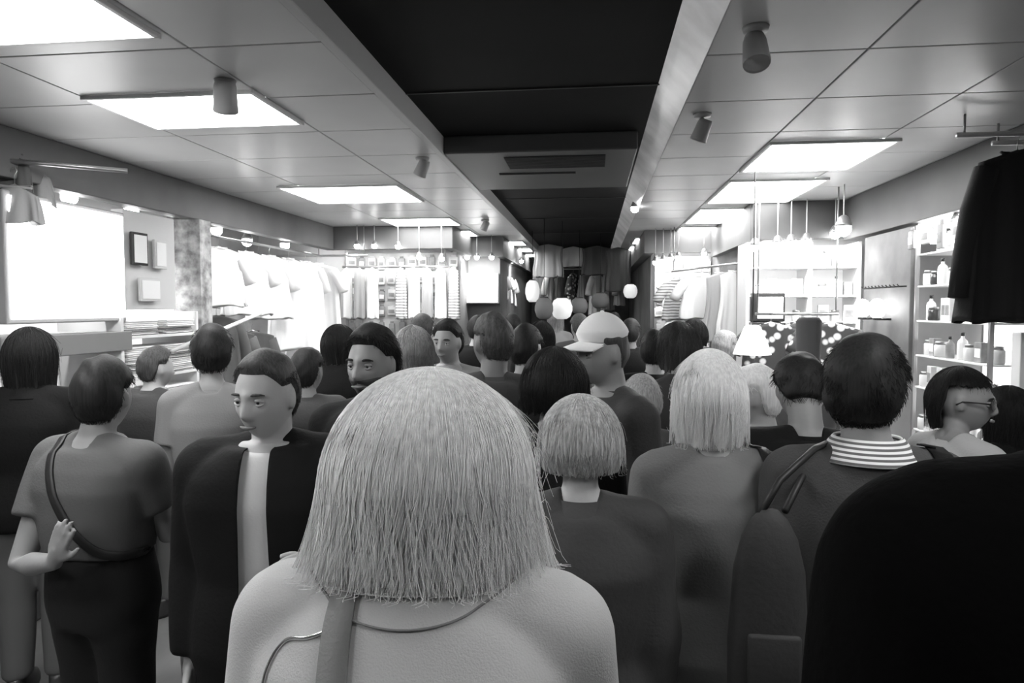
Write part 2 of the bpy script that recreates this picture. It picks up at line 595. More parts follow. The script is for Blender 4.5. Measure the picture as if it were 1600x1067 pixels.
# left side counter and shelf unit with folded cloth
o = empty('market_counter', (-3.35, 3.38, 0))
MB().box(-.35, -1.0, 0, .28, .62, .86, .01).obj('counter_body', mat('counter_dark', .05, .5), o, False)
MB().box(-.37, -1.03, .86, .32, .65, .9, .008).obj('counter_top', mat('counter_top', .18, .3), o, False)
tag(o, 'dark shop counter under the big lit sign', 'counter')
o = empty('shop_shelf', (-3.22, 4.5, 0))
for y in (-.42, .42):
    MB().box(-.25, y - .015, 0, .2, y + .015, 1.72, .003).obj('side_panel', PLASTIC_W, o, False)
for z in (.25, .62, .98, 1.28, 1.56):
    MB().box(-.25, -.405, z - .02, .2, .405, z, .003).obj('shelf_board', PLASTIC_W, o, False)
tag(o, 'white shelf unit stacked with pale folded cloth beside the lit sign', 'shelf')


def folded(name, m, w=.34, d=.26, h=.05, seed=0):
    r = random.Random(seed)
    mb = MB()
    n = 4
    for k in range(n):
        z0 = h * k / n
        jx, jy = r.uniform(-.008, .008), r.uniform(-.008, .008)
        mb.box(-d / 2 + jx, -w / 2 + jy, z0 + .0006, d / 2 + jx, w / 2 + jy, z0 + h / n - .0006, h / n * .45)
    return mb.obj(name, m)


cl = [folded('folded_cloth', [WHITE, PALE, STRIPED][k % 3], seed=k) for k in range(3)]
used = set()
for si, z in enumerate((.98, 1.28, 1.56, .62)):
    for col in (-.2, .2):
        zz = z + .0005
        for k in range(4 if z < 1.5 else 2):
            pi = random.choice((0, 0, 1, 2))
            c = cl[pi] if pi not in used else cl[pi].copy()
            if pi in used:
                COL.objects.link(c)
            used.add(pi)
            c.location = (-3.16 + random.uniform(-.01, .02), 4.5 + col + random.uniform(-.01, .01), zz)
            c.rotation_euler = (0, 0, random.uniform(-.06, .06))
            zz += .0505
            tag(c, 'folded cloth, %s board of the left shelf, %s stack, %s from bottom' % (['middle', 'upper middle', 'top', 'low'][si], 'nearer' if col < 0 else 'further', ORD[k]), 'cloth', 'folded cloths on the white shelf')

# framed goods between the sign and the pillar
for k, (y, z, w, h) in enumerate(((4.28, 2.14, .16, .22), (4.5, 2.12, .14, .2), (4.38, 1.87, .22, .16))):
    o = empty('picture_frame', (-3.02, y, z))
    MB().box(-.02, -w / 2, -h / 2, 0, w / 2, h / 2, .004).obj('frame', GLASSY if k == 0 else PALE, o, False)
    MB().box(-.002, -w / 2 + .018, -h / 2 + .018, .005, w / 2 - .018, h / 2 - .018).obj('picture', WHITE, o, False)
    tag(o, ['small dark frame beside the lit sign, the only dark one of the three', 'small pale frame beside the lit sign, nearer the white shirts', 'wider pale frame hung below the two small frames'][k], 'picture frame')
o = empty('display_board', (-3.1, 4.42, 1.735))
MB().box(-.05, -.25, 0, .04, .3, .66, .006).obj('board', PALE, o, False)
tag(o, 'pale display board holding small dark frames beside the lit sign', 'board')

# pillar
o = struct('trim_8', MB().box(-3.25, 4.98, 0, -3.02, 5.14, 2.43, .006), mat('pillar', .35, .7, bump=(30, 1), var=(14, .6)))

# rail of white shirts on the left, facing the passage
rail((-3.12, 5.2, 2.34), (-3.12, 7.6, 2.34), 'metal rail carrying the white shirts on the left')
g_white = []
specs = [(.44, .5, .5, .2), (.46, .52, .58, .2), (.44, .54, .62, .24), (.42, .56, .95, .0), (.46, .62, 1.15, .24)]
for k, s in enumerate(specs):
    g_white.append(garment('hanging_shirt' if k < 3 else 'hanging_dress', WHITE, s[0], s[1], s[2], s[3], seed=k))
labs = ['short white shirt on the left rail, nearest the pillar', 'second white shirt on the left rail', 'third white shirt on the left rail, a little longer',
        'long sleeveless white dress on the left rail', 'longest white dress with sleeves at the far end of the left rail']
for k, (g, y) in enumerate(zip(g_white, (5.42, 5.88, 6.32, 6.74, 7.16))):
    place(g, (-3.12, y, 2.325), PI / 2 - .5 + .03 * k, 1, labs[k], 'shirt' if k < 3 else 'dress', 'white clothes on the left rail')
for k, (x, dz, src) in enumerate(((-3.82, 0, 2), (-3.24, .0, 4))):
    g = copy_tree(g_white[src])
    place(g, (x, 7.75, 2.34), .05, 1.0, ['white shirt facing the viewer at the end of the left stall', 'widest long white dress facing the viewer on the left', 'long white dress at the outer corner of the left stall'][k],
          'shirt' if k == 0 else 'dress', 'white clothes at the end of the left stall')
rail((-4.0, 7.75, 2.355), (-2.62, 7.75, 2.355), 'short metal rail at the end of the left stall')
# dark jackets below and beside them
dj = garment('hanging_jacket', DIMC, .46, .5, .7, .5, .07, seed=11)
place(dj, (-3.2, 5.5, 1.75), PI / 2 - .5, 1, 'dark grey jacket hanging low between the pillar and the white shirts', 'jacket')
for k, y in enumerate((5.9, 6.3)):
    g = copy_tree(dj)
    place(g, (-3.3, y, 1.62 - .03 * k), PI / 2 - .6, 1, 'dark grey jacket hanging low behind the white shirts, %s' % ['nearer one', 'further one'][k], 'jacket', 'low dark jackets on the left')
rail((-3.3, 5.3, 1.77), (-3.3, 7.5, 1.66), 'low metal rail carrying dark jackets on the left', brackets=False)
# sloping rod at the left
o = empty('display_rod', (-2.96, 4.5, 1.44))
MB().tube([(0, 0, 0), (.06, 1.2, .26)], .016, 10).obj('rod', PLASTIC_W, o)
tag(o, 'sloping white display rod in front of the pillar', 'rod')

# facing stall on the left: wall of small hanging packets under the lamps
o = empty('pegboard', (-2.35, 8.25, 0))
MB().box(-.72, -.02, 1.05, .68, .02, 2.42, .005).obj('board', mat('pegboard_pale', .5, .7, var=(5, .2)), o, False)
for x in (-.7, .66):
    MB().box(x - .02, -.03, 0, x + .02, .03, 2.43, .004).obj('post', M_HANGER, o, False)
tag(o, 'pale pegboard full of small hanging goods on the left facing stall', 'pegboard')


def packet(m, w, h, seed=0):
    mb = MB()
    mb.box(-w / 2, -.014, -h, w / 2, .014, 0, .008)
    mb.box(-w * .3, -.004, 0, w * .3, .004, h * .18, .003)
    o = empty('hanging_packet')
    mb.obj('bag', m, o)
    MB().box(-w * .36, -.0165, -h * .75, w * .36, -.0145, -h * .35, .0005).obj('paper_insert', CARD2 if m is not CARD2 else WHITE, o, False)
    return o


pk = [packet(WHITE, .085, .14), packet(PALE, .1, .12), packet(MIDC, .075, .16), packet(CARD, .11, .11), packet(CARD2, .08, .13)]
LOOK = ['white', 'pale', 'narrow grey', 'squarish pale card', 'grey card']
pk_used = set()
for r_ in range(6):
    for c_ in range(11):
        x = -2.98 + c_ * .128 + random.uniform(-.01, .01)
        z = 2.36 - r_ * .2 + random.uniform(-.01, .01)
        q = random.choice((0, 0, 1, 1, 3, 2, 4)) if r_ < 3 else random.choice((1, 2, 2, 3, 4, 4))
        c = pk[q] if q not in pk_used else copy_tree(pk[q])
        pk_used.add(q)
        c.location = (x, 8.21, z)
        c.rotation_euler = (0, random.uniform(-.05, .05), random.uniform(-.15, .15))
        tag(c, LOOK[q] + ' packet in the %s row, %s from the left, pale left pegboard' % (ORD[r_], ORD[c_]), 'packet', 'packets on the left pegboard')
# hanging strips of scarves in front of it
sc = [garment('hanging_scarf', m, .12, .15, .62, 0, .025, 4, .008, seed=20 + k, hanger=False, neck=0) for k, m in enumerate((PALE, MIDC, WHITE, STRIPED))]
for k in range(8):
    g = sc[k] if k < 4 else copy_tree(sc[k % 4])
    place(g, (-2.95 + (k if k < 3 else k + 1.2) * .16, 7.95, 2.30), random.uniform(-.3, .3), 1, ['pale scarf', 'grey scarf', 'white scarf', 'striped scarf'][k % 4] + ' hanging at the front of the left facing stall, %s' %
          (['first from the corner', 'second from the corner', 'third from the corner', 'fourth from the corner', 'fifth from the corner', 'sixth from the corner', 'seventh from the corner', 'last of the row'][k]),
          'scarf', 'scarves on the left facing stall')
rail((-3.0, 7.95, 2.235), (-1.7, 7.95, 2.235), 'thin rail of scarves on the left facing stall')
# tables of piled goods in front of it
o = empty('market_table', (-2.35, 7.55, 0))
MB().box(-.62, -.3, .86, .62, .32, .9, .006).obj('table_top', PALE, o, False)
for x in (-.57, .57):
    for y in (-.25, .27):
        MB().box(x - .02, y - .02, 0, x + .02, y + .02, .862).obj('leg', M_HANGER, o, False)
tag(o, 'pale market table piled with cloth before the left facing stall', 'table')
fold_b = [folded('folded_shirt', m, .3, .3, .055, 40 + k) for k, m in enumerate((MIDC, PALE, CARD2))]
fb = set()
for cx in range(4):
    zz = .9005
    for k in range((7, 9, 8, 6)[cx]):
        pi = random.choice((0, 1, 2))
        c = fold_b[pi] if pi not in fb else fold_b[pi].copy()
        if pi in fb:
            COL.objects.link(c)
        fb.add(pi)
        c.location = (-2.83 + cx * .32, 7.56, zz)
        c.rotation_euler = (0, 0, random.uniform(-.05, .05))
        zz += .0555
        tag(c, 'folded shirt in the %s stack on the left market table, %s from the bottom' % (ORD[cx], ORD[k]), 'shirt', 'folded shirts on the left table')

# far left lit box and goods
o = empty('lit_sign', (-1.52, 9.35, 1.8))
MB().box(-.24, -.01, 0, .22, .12, .42, .008).obj('sign_case', MATS['sign_case'], o, False)
MB().box(-.22, -.02, .02, .2, -.008, .4, .003).obj('lit_face', MATS['sign_face'], o, False)
tag(o, 'small blank lit sign far down the left side of the passage', 'sign')
for k in range(3):
    g = copy_tree(g_white[k % 3])
    place(g, (-1.62 + .02 * k, 9.0 + 0, 2.35 - .0 * k) if False else (-1.42 + .0 * k, 10.2 + .5 * k, 2.32), PI / 2 - .7, .8, 'white shirt hanging far down the left side, %s' % ['nearest', 'middle', 'furthest'][k], 'shirt', 'far white shirts on the left')

# dark bags and cloth hanging at the upper left edge
for k, (px, py, D, m, w, l) in enumerate(((8, 215, 3.35, DIMC, .2, .3), (40, 240, 3.5, MIDC, .22, .22), (22, 268, 3.3, MIDC, .2, .2))):
    p = W(px, py, D)
    g = garment('hanging_cloth', m, w, w * 1.3, l, 0, .05, 5, .012, seed=60 + k)
    place(g, (p.x, p.y, p.z), .4, 1, ['dark cloth hanging at the upper left edge of the picture', 'grey cloth hanging over the big lit sign', 'smaller grey cloth hanging above the corner of the lit sign'][k], 'cloth')
rail((-3.2, 3.2, 2.52), (-2.62, 3.62, 2.52), 'short rail of hanging cloths over the big lit sign', brackets=False)

# ---- right side
# bright stall facing the viewer, shelves with goods
o = empty('display_shelf', (1.95, 6.65, 0))
for x in (-.55, .0, .42):
    MB().box(x - .015, -.18, 0, x + .015, .2, 2.34, .003).obj('upright', PLASTIC_W, o, False)
for z in (.3, .7, 1.08, 1.38, 1.62, 1.86, 2.12):
    MB().box(-.535, -.17, z - .018, .405, .2, z, .003).obj('shelf_board', PLASTIC_W, o, False)
MB().box(-.56, .2, 0, .44, .22, 2.34).obj('added_glow_back', mat('added_glow_soft', .7, .5, emit=.25), o, False)  # glow added to the back to brighten the shelves
tag(o, 'white display shelves of the bright stall on the right', 'shelf')


def bottle(m, r=.03, h=.17):
    o = empty('bottle')
    MB().lathe([(r * .9, 0), (r, .006), (r, h * .6), (r * .85, h * .7), (r * .35, h * .8), (r * .33, h * .9)], 16).obj('bottle_body', m, o)
    MB().lathe([(r * .4, h * .88), (r * .4, h), (r * .36, h + .002)], 12).obj('cap', GLASSY, o)
    return o


def carton(m, w=.09, d=.06, h=.15):
    o = empty('carton')
    MB().box(-w / 2, -d / 2, 0, w / 2, d / 2, h, .003).obj('box', m, o, False)
    MB().box(-w * .38, -d / 2 - .0012, h * .25, w * .38, -d / 2 - .0002, h * .7).obj('printed_panel', CARD2 if m is not CARD2 else WHITE, o, False)
    return o


def jar(m, r=.04, h=.1):
    o = empty('jar')
    MB().lathe([(r * .9, 0), (r, .008), (r, h * .78), (r * .8, h * .84)], 18).obj('jar_body', m, o)
    MB().lathe([(r * .86, h * .82), (r * .88, h), (r * .8, h + .004)], 18).obj('lid', M_HANGER, o)
    return o


goods = [bottle(PLASTIC_W), carton(WHITE), carton(CARD), jar(PALE), bottle(CARD2, .026, .14), carton(CARD2, .07, .05, .12), jar(GLASSY, .035, .09)]
cats = ['bottle', 'carton', 'carton', 'jar', 'bottle', 'carton', 'jar']
looks = ['white bottle', 'white carton', 'pale printed carton', 'pale jar', 'grey bottle', 'grey carton', 'dark jar']
g_used = set()


def put(q, p, rz, where, group):
    c = goods[q] if q not in g_used else copy_tree(goods[q])
    g_used.add(q)
    c.location = p
    c.rotation_euler = (0, 0, rz)
    tag(c, looks[q] + ' ' + where, cats[q], group + ': ' + looks[q] + 's')


for z in (1.38, 1.62, 1.86, 2.12, 1.08):
    for k in range(8):
        x = 1.47 + .055 + k * .112
        if abs(x - 1.95) < .05:
            continue
        if z == 1.62 and k < 3:
            continue
        put(random.choice((0, 1, 1, 2, 3, 3, 4, 5)), (x, 6.56 + random.uniform(-.02, .02), z + .0005), random.uniform(-.2, .2), 'on the %s shelf of the right stall, %s from left' % ({1.08: 'lowest', 1.38: 'second lowest', 1.62: 'middle', 1.86: 'second highest', 2.12: 'highest'}[z], ORD[k]), 'goods on the bright right shelves')
# boxed lit screen on the stall
o = empty('lit_screen', (1.58, 6.4, 1.62))
MB().box(-.15, -.02, 0, .13, .1, .26, .01).obj('screen_case', M_BLACK, o, False)
MB().box(-.11, -.03, .03, .11, -.018, .22, .004).obj('lit_face', MATS['sign_face'], o, False)
tag(o, 'small bright screen in a dark case on the right stall shelves', 'screen')
o = empty('wall_bracket', (1.56, 6.42, 1.58))
MB().box(-.14, -.1, 0, .14, .06, .035, .004).obj('tray', GLASSY, o, False)
tag(o, 'dark tray under the small bright screen', 'tray')
# printed dresses hanging low in front of it
pd = garment('hanging_dress', PRINT, .4, .52, .85, .15, .07, 6, .018, seed=70)
for k, (px, D) in enumerate(((1205, 5.7), (1250, 6.0), (1300, 5.6))):
    g = pd if k == 0 else copy_tree(pd)
    p = W(px, 490, D)
    place(g, (p.x, p.y, p.z), random.uniform(-.3, .3), 1, 'blotch printed dress hanging below the bright right shelves, %s' % ['left one', 'middle one', 'right one'][k], 'dress', 'printed dresses on the right')
p0, p1 = W(1180, 492, 5.72), W(1310, 492, 5.72)
rail(tuple(p0 + Vector((0, 0, .008))), tuple(p1 + Vector((0, 0, .008))), 'rail of printed dresses on the right')

# grey wall panel with two round lights and a comb of hooks
o = empty('hook_board', (2.24, 5.55, 1.3))
MB().box(-.02, -.42, 0, .04, .42, 1.02, .006).obj('panel', mat('panel_grey', .12, .6, var=(4, .3)), o, False)
for k in range(11):
    y = -.36 + k * .065
    MB().tube([(-.02, y, .6), (-.07, y, .6), (-.085, y, .615)], .005, 6).obj('hook', M_BLACK, o)
tag(o, 'grey panel with a row of dark hooks on the right wall', 'panel')
for k, y in enumerate((5.43, 5.72)):
    o = empty('globe_lamp', (2.12, y, 1.74))
    MB().lathe([(.03, -.085), (.03, -.07), (.02, -.06), (.02, -.055)], 16).obj('base', GLASSY, o)
    MB().ball((0, 0, 0), (.062, .062, .075), 20, 12).obj('globe', mat('globe_glow', .9, .4, emit=8), o)
    MB().tube([(.0, 0, -.08), (.1, 0, -.08)], .008, 8).obj('arm', M_BLACK, o)
    tag(o, ['oval glowing lamp on the grey panel, the right one nearer the glass showcase', 'oval glowing lamp on the grey panel, the left one nearer the bright shelves'][k], 'lamp')

# glass showcase on the right
M_GLASS = bpy.data.materials.new('clear_glass')
M_GLASS.use_nodes = True
b = M_GLASS.node_tree.nodes['Principled BSDF']
b.inputs['Transmission Weight'].default_value = 1
b.inputs['Roughness'].default_value = .02
b.inputs['IOR'].default_value = 1.1
o = empty('glass_showcase', (2.45, 4.68, 0))
for y in (-.5, .42):
    for x in (-.2, .25):
        MB().box(x - .012, y - .012, .5, x + .012, y + .012, 2.32, .002).obj('post', M_HANGER, o, False)
MB().box(-.22, -.52, 0, .27, .44, .52, .006).obj('plinth', MATS['ledge_grey'], o, False)
for z in (.9, 1.2, 1.42, 1.66, 1.9, 2.12):
    MB().box(-.2, -.49, z - .012, .25, .41, z, .002).obj('glass_shelf', PLASTIC_W, o, False)
MB().box(.25, -.5, .52, .262, .42, 2.32).obj('added_glow_back', mat('added_glow_bright', .85, .5, emit=1.5), o, False)  # glowing back added to brighten the showcase and its goods
MB().box(-.2, -.51, 2.3, .25, .43, 2.33, .003).obj('added_light_strip', mat('strip_glow', .9, .5, emit=9), o, False)  # added emitter along the top, brightens the showcase
tag(o, 'tall bright showcase of small goods on the right wall', 'showcase')
for z in (.9, 1.2, 1.42, 1.66, 1.9, 2.12):
    for k in range(8):
        if z > 2 and k % 2:
            continue
        put(random.choice((0, 1, 2, 3, 3, 4, 5, 6)), (2.31 + random.uniform(-.03, .02), 4.25 + k * .112, z + .0005), PI / 2 + random.uniform(-.2, .2) + PI, 'in the tall showcase, %s shelf from bottom, %s from the coats' % (ORD[(.9, 1.2, 1.42, 1.66, 1.9, 2.12).index(z)], ORD[k]), 'goods in the showcase')
for k in range(5):
    y = 4.25 + k * .2
    g = copy_tree(pk[k % 5])
    g.location = (2.19, y, 2.28)
    g.rotation_euler = (0, 0, -PI / 2)
    tag(g, 'small packet hanging over the tall bright showcase, %s from the coats' % ORD[k], 'packet', 'packets over the showcase')

# black coats hanging high at the right edge
rail((1.78, 3.66, 2.60), (2.95, 3.66, 2.60), 'short rail of black coats at the right edge', brackets=True)
coat = garment('hanging_coat', BLKC, .36, .52, .84, .62, .09, 6, .02, seed=80, sleeve_drop=.1)
coat2 = garment('hanging_coat', mat('charcoal_wool', .035, .9, bump=(80, .3)), .4, .5, .78, .6, .08, 5, .02, seed=81, sleeve_drop=.1)
place(coat, (2.06, 3.66, 2.585), .1, 1, 'black coat hanging at the right, left one of the three', 'coat')
place(coat2, (2.34, 3.86, 2.585), -.15, 1, 'charcoal coat hanging at the right behind the black ones', 'coat')
c = copy_tree(coat)
place(c, (2.68, 3.66, 2.585), .2, 1, 'black coat hanging at the right edge of the picture, partly cut off', 'coat')
rail((2.05, 3.86, 2.60), (2.95, 3.86, 2.60), 'second rail behind the rail of black coats', brackets=True)

# shelf of pale folded cloth under the coats
o = empty('shop_shelf', (2.55, 3.5, 0))
MB().box(-.36, .3, 0, -.28, .38, 1.62, .005).obj('post', PLASTIC_W, o, False)
MB().box(-.36, -.75, 0, -.28, -.67, 1.62, .005).obj('post', PLASTIC_W, o, False)
for z in (.5, .8, 1.02, 1.24, 1.46):
    MB().box(-.33, -.67, z - .02, .25, .36, z, .003).obj('shelf_board', PALE, o, False)
tag(o, 'shelf with pale posts and folded cloth under the black coats', 'shelf')
for z in (.5, .8, 1.02, 1.24, 1.46):
    for col in (-.46, -.12, .2):
        zz = z + .0005
        for k in range(2):
            c = cl[random.choice((0, 1, 2, 2))].copy()
            COL.objects.link(c)
            c.location = (2.42, 3.5 + col, zz)
            c.scale = (1, .9, 1)
            c.rotation_euler = (0, 0, random.uniform(-.05, .05))
            zz += .0505
            tag(c, 'folded cloth under the black coats, board at %s height, %s stack, %s' % (dict([(.5, 'knee'), (.8, 'hip'), (1.02, 'waist'), (1.24, 'chest'), (1.46, 'shoulder')])[z], {-.46: 'nearest', -.12: 'middle', .2: 'furthest'}[col], ['lower', 'upper'][k]), 'cloth', 'folded cloths under the coats')

# far right stall facing the viewer
o = empty('pegboard', (1.15, 9.0, 0))
MB().box(-.36, -.02, .9, .33, .02, 2.4, .005).obj('board', mat('pegboard_grey', .35, .7, var=(5, .2)), o, False)
MB().box(-.37, -.03, 0, -.33, .03, 2.42, .004).obj('post', M_HANGER, o, False)
MB().box(.3, -.03, 0, .34, .03, 2.42, .004).obj('post', M_HANGER, o, False)
tag(o, 'grey pegboard full of hanging goods on the far right stall', 'pegboard')
for r_ in range(7):
    for c_ in range(6):
        q = random.choice((0, 1, 0, 3)) if r_ < 2 else random.choice((1, 2, 2, 3, 4))
        c = copy_tree(pk[q])
        c.location = (.84 + c_ * .12 + random.uniform(-.01, .01), 8.96, 2.34 - r_ * .2)
        c.rotation_euler = (0, random.uniform(-.05, .05), random.uniform(-.15, .15))
        tag(c, LOOK[q] + ' packet in the %s row, %s from the left, far right pegboard' % (ORD[r_], ORD[c_]), 'packet', 'packets on the far right pegboard')
# long pale garments between the far and the near stall
for k, (px, py, D, src, s) in enumerate(((1128, 415, 7.6, 4, .62), (1150, 412, 7.5, 3, .62), (1090, 420, 8.0, 2, .8), (1062, 425, 8.3, 2, .7))):
    p = W(px, py, D)
    if k < 2:
        g = garment('hanging_dress', MIDC if k == 0 else PALE, .34, .42, .75, 0, .05, 6, seed=90 + k)
    else:
        g = garment('hanging_shirt', PALE if k == 2 else STRIPED, .36, .42, .5, .18, .05, 6, seed=90 + k)
    place(g, p, .2, 1, ['grey dress', 'pale dress', 'pale shirt', 'striped shirt'][k] + ' hanging between the bright right shelves and the far right stall', 'dress' if k < 2 else 'shirt')
pa, pb = W(1050, 424, 8.35), W(1165, 410, 7.3)
rail(tuple(pa), tuple(pb), 'rail of pale clothes between the two right stalls', brackets=True)
# paper lampshade
p = W(1176, 508, 4.6)
o = empty('paper_lampshade', tuple(p))
MB().lathe([(.03, 0), (.05, -.01), (.1, -.13), (.12, -.19), (.112, -.19), (.09, -.12), (.03, -.01)], 24).obj('shade', mat('paper_glow', .9, .8, emit=.9), o)
MB().tube([(0, 0, -.002), (0, 0, CEIL - p.z)], .004, 6).obj('cord', M_BLACK, o)
tag(o, 'white paper lampshade hanging low over the crowd on the right', 'lampshade')
# headless dress form on a stand
p = W(1262, 600, 3.55)
o = empty('dress_form', (p.x, p.y, 0))
M_FORM = mat('form_grey', .14, .7)
MB().loft([(0, 0, .85, .12, .09), (0, 0, .95, .15, .11), (0, 0, 1.08, .115, .09), (0, 0, 1.22, .15, .105), (0, 0, 1.32, .16, .1), (0, 0, 1.38, .13, .08), (0, 0, 1.43, .065, .06), (0, 0, 1.5, .055, .055), (0, 0, 1.68, .06, .058), (0, 0, 1.7, .045, .045)]).obj('torso', M_FORM, o)
MB().lathe([(.17, 0), (.17, .02), (.03, .04), (.018, .06), (.018, .86)], 20).obj('stand', M_BLACK, o)
tag(o, 'grey headless dress form with a tall neck behind the crowd on the right', 'dress form')

# ---- end of the passage: hanging clothes and lanterns across it
rail((-1.1, 12.6, 2.45), (.6, 12.6, 2.45), 'rail across the end of the passage')
endm = [MIDC, PALE, DIMC, PRINT, MIDC, PALE, MIDC]
for k in range(8):
    g = garment('hanging_coat' if k % 2 else 'hanging_dress', endm[k % 7], .32, .4, .5 + .09 * (k * 3 % 4), .3 if k % 2 else 0, .06, seed=100 + k, hanger=True)
    place(g, (-1.0 + k * .21, 12.6, 2.44), random.uniform(.95, 1.3), 1, ['grey', 'pale', 'dark', 'blotched', 'grey', 'pale', 'grey', 'grey'][k] + (' coat' if k % 2 else ' dress') + ' hanging across the end of the passage, %s from the left' %
          ['first', 'second', 'third', 'fourth', 'fifth', 'sixth', 'seventh', 'last'][k], 'coat' if k % 2 else 'dress', 'clothes across the end of the passage')
for k, (px, py, D, r, h, v) in enumerate(((878, 482, 8.5, .13, .26, 'l'), (850, 482, 8.2, .11, .26, 'd'), (905, 478, 9.5, .12, .22, 'd'), (938, 470, 10.0, .13, .22, 'd'), (832, 455, 9.5, .1, .3, 'l'), (985, 455, 10, .1, .2, 'l'))):
    p = W(px, py, D)
    o = empty('paper_lantern', tuple(p))
    m = mat('lantern_pale', .7, .8, emit=.25) if v == 'l' else mat('lantern_dark', .14, .8)
    MB().lathe([(r * .45, -h / 2), (r * .8, -h * .38), (r, -h * .1), (r, h * .1), (r * .8, h * .38), (r * .45, h / 2)], 20).obj('lantern_body', m, o)
    MB().lathe([(r * .46, h / 2 - .01), (r * .46, h / 2 + .01), (r * .3, h / 2 + .012)], 16).obj('rim', M_BLACK, o)
    MB().tube([(0, 0, h / 2), (0, 0, CEIL + (.11 if -.93 < p.x < .3 else 0) - p.z)], .004, 6).obj('cord', M_BLACK, o)
    tag(o, ('pale' if v == 'l' else 'dark') + ' paper lantern hanging over the far crowd, ' + ['the low bright one', 'just left of the bright one', 'just right of the bright one', 'right of centre near the end', 'nearest the left lamps', 'nearest the right lamps'][k], 'lantern')
# drapes over the passage end
for k, (x, y, m, w, l) in enumerate(((-.75, 11.4, MIDC, .5, .55), (.05, 11.8, DIMC, .5, .5), (.38, 11.0, DIMC, .4, .7), (-.35, 11.9, PALE, .45, .35))):
    g = garment('hanging_banner', m, w, w * 1.05, l, 0, .03, 8, .02, seed=120 + k, hanger=False, neck=0)
    place(g, (x, y, CEIL + (.17 if -.97 < x < .3 else .07)), 0, 1, 'plain %s banner hanging from the ceiling near the passage end, %s' % (['grey', 'dark', 'dark', 'pale'][k], ['leftmost', 'at the centre', 'rightmost', 'left of centre'][k]), 'banner')

# ------------------------------------------------------------------ people
def smoothstep(t):
    t = np.clip(t, 0, 1)
    return t * t * (3 - 2 * t)


def G(t):
    return np.exp(-t * t)


def head_points(D):
    """points of a head in directions D (n,3): x right, y to the face, z up; metres about the head centre"""
    a, b, c = .074, .094, .117
    r = 1 / np.sqrt((D[:, 0] / a) ** 2 + (D[:, 1] / b) ** 2 + (D[:, 2] / c) ** 2)
    P = D * r[:, None]
    x, y, z = P[:, 0].copy(), P[:, 1].copy(), P[:, 2].copy()
    t = np.clip(-z / c, 0, 1)
    x *= 1 - .28 * t ** 1.5
    back = y < 0
    y = np.where(back, y * (1.06 - .38 * t ** 1.2), y)
    fr = np.clip(y / b, 0, 1)
    y = np.where(back, y, y * (1 + .05 * t))
    ax = np.abs(x)
    y += fr * .012 * G(x / .022) * G((z + .102) / .018)                     # chin
    nz = np.interp(z, [-.050, -.042, -.034, .0, .022, .035], [0, .017, .026, .012, .004, 0])
    y += fr * nz * G(x / (.011 + .10 * np.clip(-z, 0, .03)))                # nose
    y += fr * .006 * G((ax - .013) / .006) * G((z + .036) / .008)           # nostril wings
    y -= fr * .011 * G((ax - .031) / .015) * G((z - .002) / .012)           # eye sockets
    y += fr * .005 * G((z - .024) / .009) * G(x / .05) ** 2                 # brow
    y += fr * .005 * G(x / .022) * (G((z + .060) / .0045) + G((z + .071) / .005))
    y -= fr * .003 * G(x / .026) * G((z + .0655) / .0028)
    x += np.sign(x) * fr * .004 * G((z + .022) / .02) * G((ax - .05) / .02)  # cheekbones
    return np.stack([x, y, z], 1)


def sphere_dirs(nu, nv):
    D = [(0, 0, 1)]
    for i in range(1, nv):
        ph = PI * i / nv
        for j in range(nu):
            w = 2 * PI * j / nu
            D.append((math.sin(ph) * math.sin(w), math.sin(ph) * math.cos(w), math.cos(ph)))
    D.append((0, 0, -1))
    Fc = []
    n = len(D)
    for j in range(nu):
        Fc.append((0, 1 + (j + 1) % nu, 1 + j))
        q = 1 + (nv - 2) * nu
        Fc.append((q + j, q + (j + 1) % nu, n - 1))
    for i in range(nv - 2):
        for j in range(nu):
            q = 1 + i * nu
            Fc.append((q + j, q + (j + 1) % nu, q + nu + (j + 1) % nu, q + nu + j))
    return np.array(D), Fc


def remesh(mb, voxel, smooth_it=3, weight=None):
    me = bpy.data.meshes.new('tmp')
    me.from_pydata(mb.v, [], mb.f)
    o = bpy.data.objects.new('tmp', me)
    COL.objects.link(o)
    md = o.modifiers.new('r', 'REMESH')
    md.mode = 'VOXEL'
    md.voxel_size = voxel
    dg = bpy.context.evaluated_depsgraph_get()
    ev = o.evaluated_get(dg)
    m2 = bpy.data.meshes.new_from_object(ev)
    bpy.data.objects.remove(o)
    bpy.data.meshes.remove(me)
    n = len(m2.vertices)
    co = np.empty(n * 3)
    m2.vertices.foreach_get('co', co)
    co = co.reshape(-1, 3)
    ed = np.empty(len(m2.edges) * 2, dtype=np.int64)
    m2.edges.foreach_get('vertices', ed)
    ed = ed.reshape(-1, 2)
    deg = np.bincount(ed.ravel(), minlength=n).astype(float)
    w = np.full(n, .6) if weight is None else weight(co)
    for it in range(smooth_it):
        av = np.stack([np.bincount(ed[:, 0], co[ed[:, 1], k], n) + np.bincount(ed[:, 1], co[ed[:, 0], k], n) for k in range(3)], 1) / np.maximum(deg, 1)[:, None]
        co = co + (av - co) * w[:, None]
    return m2, co


def finish(name, m2, co, m, parent):
    m2.vertices.foreach_set('co', co.ravel())
    m2.update()
    m2.shade_smooth()
    m2.materials.clear()
    m2.materials.append(m)
    m2.name = name
    o = bpy.data.objects.new(name, m2)
    COL.objects.link(o)
    o.parent = parent
    return o


def normals(m2, co):
    m2.vertices.foreach_set('co', co.ravel())
    m2.update()
    nr = np.empty(len(co) * 3)
    m2.vertices.foreach_get('normal', nr)
    return nr.reshape(-1, 3)


